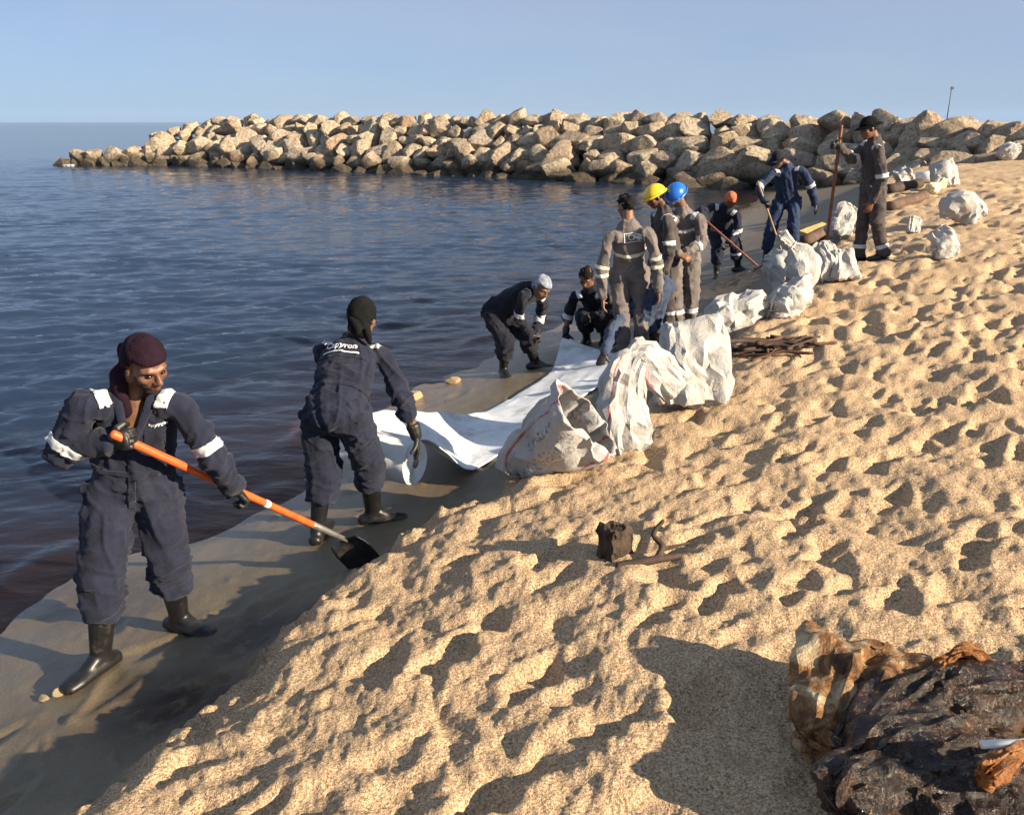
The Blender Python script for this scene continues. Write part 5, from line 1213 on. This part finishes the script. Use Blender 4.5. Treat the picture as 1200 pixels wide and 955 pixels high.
def log(key, r, label, mat, endmat):
    p0, p1 = [np.array(p) for p in PATHS[key][0]]; 
    for p in (p0, p1): p[2] = max(p[2] - .3, gz(p[0], p[1]) + r * .7) if p[2] > gz(p[0], p[1]) + r else gz(p[0], p[1]) + r * .7
    base = (p0 + p1) / 2; root = empty('log', base, label, 'log', 'logs by the boulders'); a = Acc(); a.tube([lerp(p0, p1, t) for t in np.linspace(0, 1, 9)], [r * (1.05 - .1 * t) for t in np.linspace(0, 1, 9)], 16, round_ends=False)
    me = a.mesh('bark', base); V_ = get_co(me); set_co(me, V_ + get_no(me) * (.03 * noise3(V_ * 5, 3) + .015 * noise3(V_ * 16, 4))[:, None]); link('bark', me, mat, root)
    a = Acc(); d = nrm(p1 - p0); a.tube([p1 - d * .02, p1 + d * .012], [r * .86, r * .84], 16, round_ends=False); link('cut_end', a.mesh('cut_end', base, False), endmat, root)
log('log1', .10, 'brown log with pale cut end lying on the sand beside the boulders', BARK, DRIFT_LT)
log('log2', .12, 'darker log lying in front of the boulders behind the pale-ended one', DRIFT, BARK)
log('log3', .11, 'grey-brown log lying on wet sand behind the tied sack', BARK, BARK)
p0, p1 = [np.array(p) for p in PATHS['plank'][0]]; c = (p0 + p1) / 2; c[2] = gz(c[0], c[1]) + .07
o = link('plank', rough_box('plank', (np.linalg.norm(p1 - p0) / 2, .16, .035), 8, .004), simple('yellow_plank', (.55, .36, .14), .8, .25, 12, .5, .004, 50)); o.location = c; o.rotation_euler = (R(14), R(-9), math.atan2(p1[1] - p0[1], p1[0] - p0[0])); tag(o, 'yellowish plank lying on wet sand behind the capped person', 'plank')
p0, p1 = [np.array(p) for p in PATHS['whiteroll'][0]]; p0[2] = gz(p0[0], p0[1]) + .13; p1[2] = gz(p1[0], p1[1]) + .13
root = empty('white_roll', (p0 + p1) / 2, 'small white roll lying in front of the boulders beside the upright open sack', 'roll'); a = Acc(); a.tube([p0, lerp(p0, p1, .5), p1], [.14, .14, .14], 20, round_ends=False); link('roll_body', a.mesh('roll_body', (p0 + p1) / 2), CONC, root)
a = Acc(); d = nrm(p0 - p1); a.tube([p0 - d * .02, p0 + d * .01], [.05, .05], 12, round_ends=False); link('core_tube', a.mesh('core_tube', (p0 + p1) / 2), CARD, root)

# ---- stones at the water's edge and sand clod
def stone(x, y, sc, mat, label, name='stone', sink=.35, bi=0):
    o = bpy.data.objects.new(name, BOULD[bi].copy()); COL.objects.link(o); o.data.materials.clear(); o.data.materials.append(mat)
    o.location = (x, y, max(gz(x, y), -.02) + sc * (.7 - sink) * .6); o.scale = (sc, sc * .8, sc * .75); o.rotation_euler = (.2, .1, bi * 1.3); tag(o, label, 'stone', 'stones on the wet sand')
WSTONE = simple('tan_stone', (.36, .25, .14), .8, .4, 20, .6, .01, 40)
stone(-1.02, 8.12, .15, WSTONE, 'rounded tan stone at the waterline behind the roll', bi=1)
stone(-.62, 8.75, .10, WSTONE, 'smaller tan stone at the waterline beyond the rounded one', bi=5)
stone(-2.07, 3.33, .05, simple('pale_clod', (.45, .36, .22), .9, .4, 40, .9, .01, 60), 'pale clod of sand on wet sand by the rubber boot', 'sand_clod', .4, 3)
stone(-2.15, 3.30, .035, MATS['pale_clod'], 'tiny pale sand clod next to the larger clod', 'sand_clod', .4, 7)

# ---- foam at the tip of the breakwater
fr2 = np.random.default_rng(4); a = Acc()
for k in range(16):
    x, y = -28.3 + fr2.normal(0, .3), 56.6 + fr2.normal(0, .3); r_ = fr2.uniform(.03, .12); a.ball((x, y, .02), ((1, 0, 0), (0, 1, 0), (0, 0, 1)), (r_ * 1.8, r_, r_ * fr2.uniform(.3, .9)), 8, 5)
tag(link('sea_foam', a.mesh('sea_foam', (-29.4, 56.6, 0)), simple('foam', (.35, .37, .39), .8, .05), None, (-29.4, 56.6, 0)), 'white foam where a wave breaks on the tip rocks', None, None, 'stuff')

# ---- oil-soaked pile in the near sand
def stained(name, c0, c1, c2, rough, trans):
    m, nt, out = new_mat(name); tc = nd(nt, 'ShaderNodeTexCoord'); v = tc.outputs['Object']
    c = ramp(nt, noise(nt, v, 8, 6, .68, .8), [(.36, c0), (.50, c1), (.64, c2)]).outputs[0]
    sp_ = ramp(nt, noise(nt, v, 70, 4, .7), [(.58, (0, 0, 0)), (.70, (.8,) * 3)]).outputs[0]; c = mixc(nt, sp_, c, (.30, .19, .10))
    p = nd(nt, 'ShaderNodeBsdfPrincipled', i_Roughness=rough); lk(nt, c, p.inputs['Base Color'])
    lk(nt, bumpn(nt, noise(nt, v, 120, 4, .7), .5, .004, bumpn(nt, noise(nt, v, 24, 6, .65, 1.5), .9, .02)), p.inputs['Normal'])
    tl = nd(nt, 'ShaderNodeBsdfTranslucent'); lk(nt, c, tl.inputs[0]); mx = nd(nt, 'ShaderNodeMixShader', i_0=trans); lk(nt, p.outputs[0], mx.inputs[1]); lk(nt, tl.outputs[0], mx.inputs[2]); lk(nt, mx.outputs[0], out.inputs[0]); return m
OILD = stained('oil_soaked_plastic', (.006, .004, .002), (.022, .010, .005), (.080, .035, .014), .24, .0)
OILB = stained('oil_stained_sack', (.060, .022, .008), (.36, .17, .055), (.74, .62, .40), .42, .35)
OILO = stained('rust_orange_plastic', (.12, .04, .012), (.42, .16, .04), (.60, .30, .10), .45, .35)
G_ = 'oil-soaked bags in the near sand'
path_sack('stained_sack', 'pA', 'amber and brown stained open sack standing behind the black oily bags', OILB, (1, .1, 0), 61, .034, True, group=G_, sunk=.35, fine=.2, facets=3200, nu=110, nv=70, sq=2.2)
path_sack('oily_bag', 'pB', 'glossy dark brown oily bag bulging against the amber sack', OILD, (0, -.4, 1), 62, .030, group=G_, sunk=.35, fine=.2, facets=3200, cat='bag', nu=110, nv=70)
path_sack('oily_bag', 'pC', 'large crumpled black-brown oily bag lying in front of the amber sack', OILD, (0, -.4, 1), 63, .034, group=G_, sunk=.35, fine=.2, facets=3200, cat='bag', nu=130, nv=80)
path_sack('oily_bag', 'pD', 'dark oily bag beside the white tube on the sand', OILD, (0, -.4, 1), 64, .030, group=G_, sunk=.35, fine=.2, facets=3200, cat='bag', nu=110, nv=70)
path_sack('oily_bag', 'pE', 'flat torn oily bag below the white tube', OILD, (0, -.4, 1), 65, .030, group=G_, sunk=.35, fine=.2, facets=3200, cat='bag', nu=110, nv=70)
path_sack('plastic_flap', 'flap', 'rust orange peaked plastic flap sticking up behind the oily bags', OILO, (0, -.4, 1), 66, .03, True, group=G_, sunk=.35, fine=.2, facets=3200, cat='plastic', rest=False, lift=.0)
path_sack('plastic_flap', 'orange', 'orange plastic scrap poking out under the white tube', OILO, (0, -.4, 1), 67, .03, True, group=G_, sunk=.35, fine=.2, facets=3200, cat='plastic', rest=False, lift=.0)
p0, p1 = [np.array(p) for p in PATHS['tube'][0]]; 
a = Acc(); a.tube([p0, lerp(p0, p1, .5), p1], [.011, .011, .011], 14, round_ends=False)
o = link('white_tube', a.mesh('white_tube', p0), CONC, None, p0); tag(o, 'thin white plastic tube lying across the oily bags', 'tube'); md = o.modifiers.new('s', 'SOLIDIFY'); md.thickness = .002

# ---------------------------------------------------------------- sea air
hz = Acc(); hz.box((0, 0, 46.0), ((1, 0, 0), (0, 1, 0), (0, 0, 1)), (9500, 9500, 50.0))
m, nt, out = new_mat('sea_haze'); pv = nd(nt, 'ShaderNodeVolumePrincipled'); pv.inputs['Color'].default_value = (.46, .67, 1, 1); pv.inputs['Density'].default_value = 6e-5; pv.inputs['Anisotropy'].default_value = .0
lk(nt, pv.outputs[0], out.inputs['Volume'])
tag(link('haze', hz.mesh('haze', sm=False), m), 'thin blue sea haze over the water towards the horizon', None, None, 'stuff')
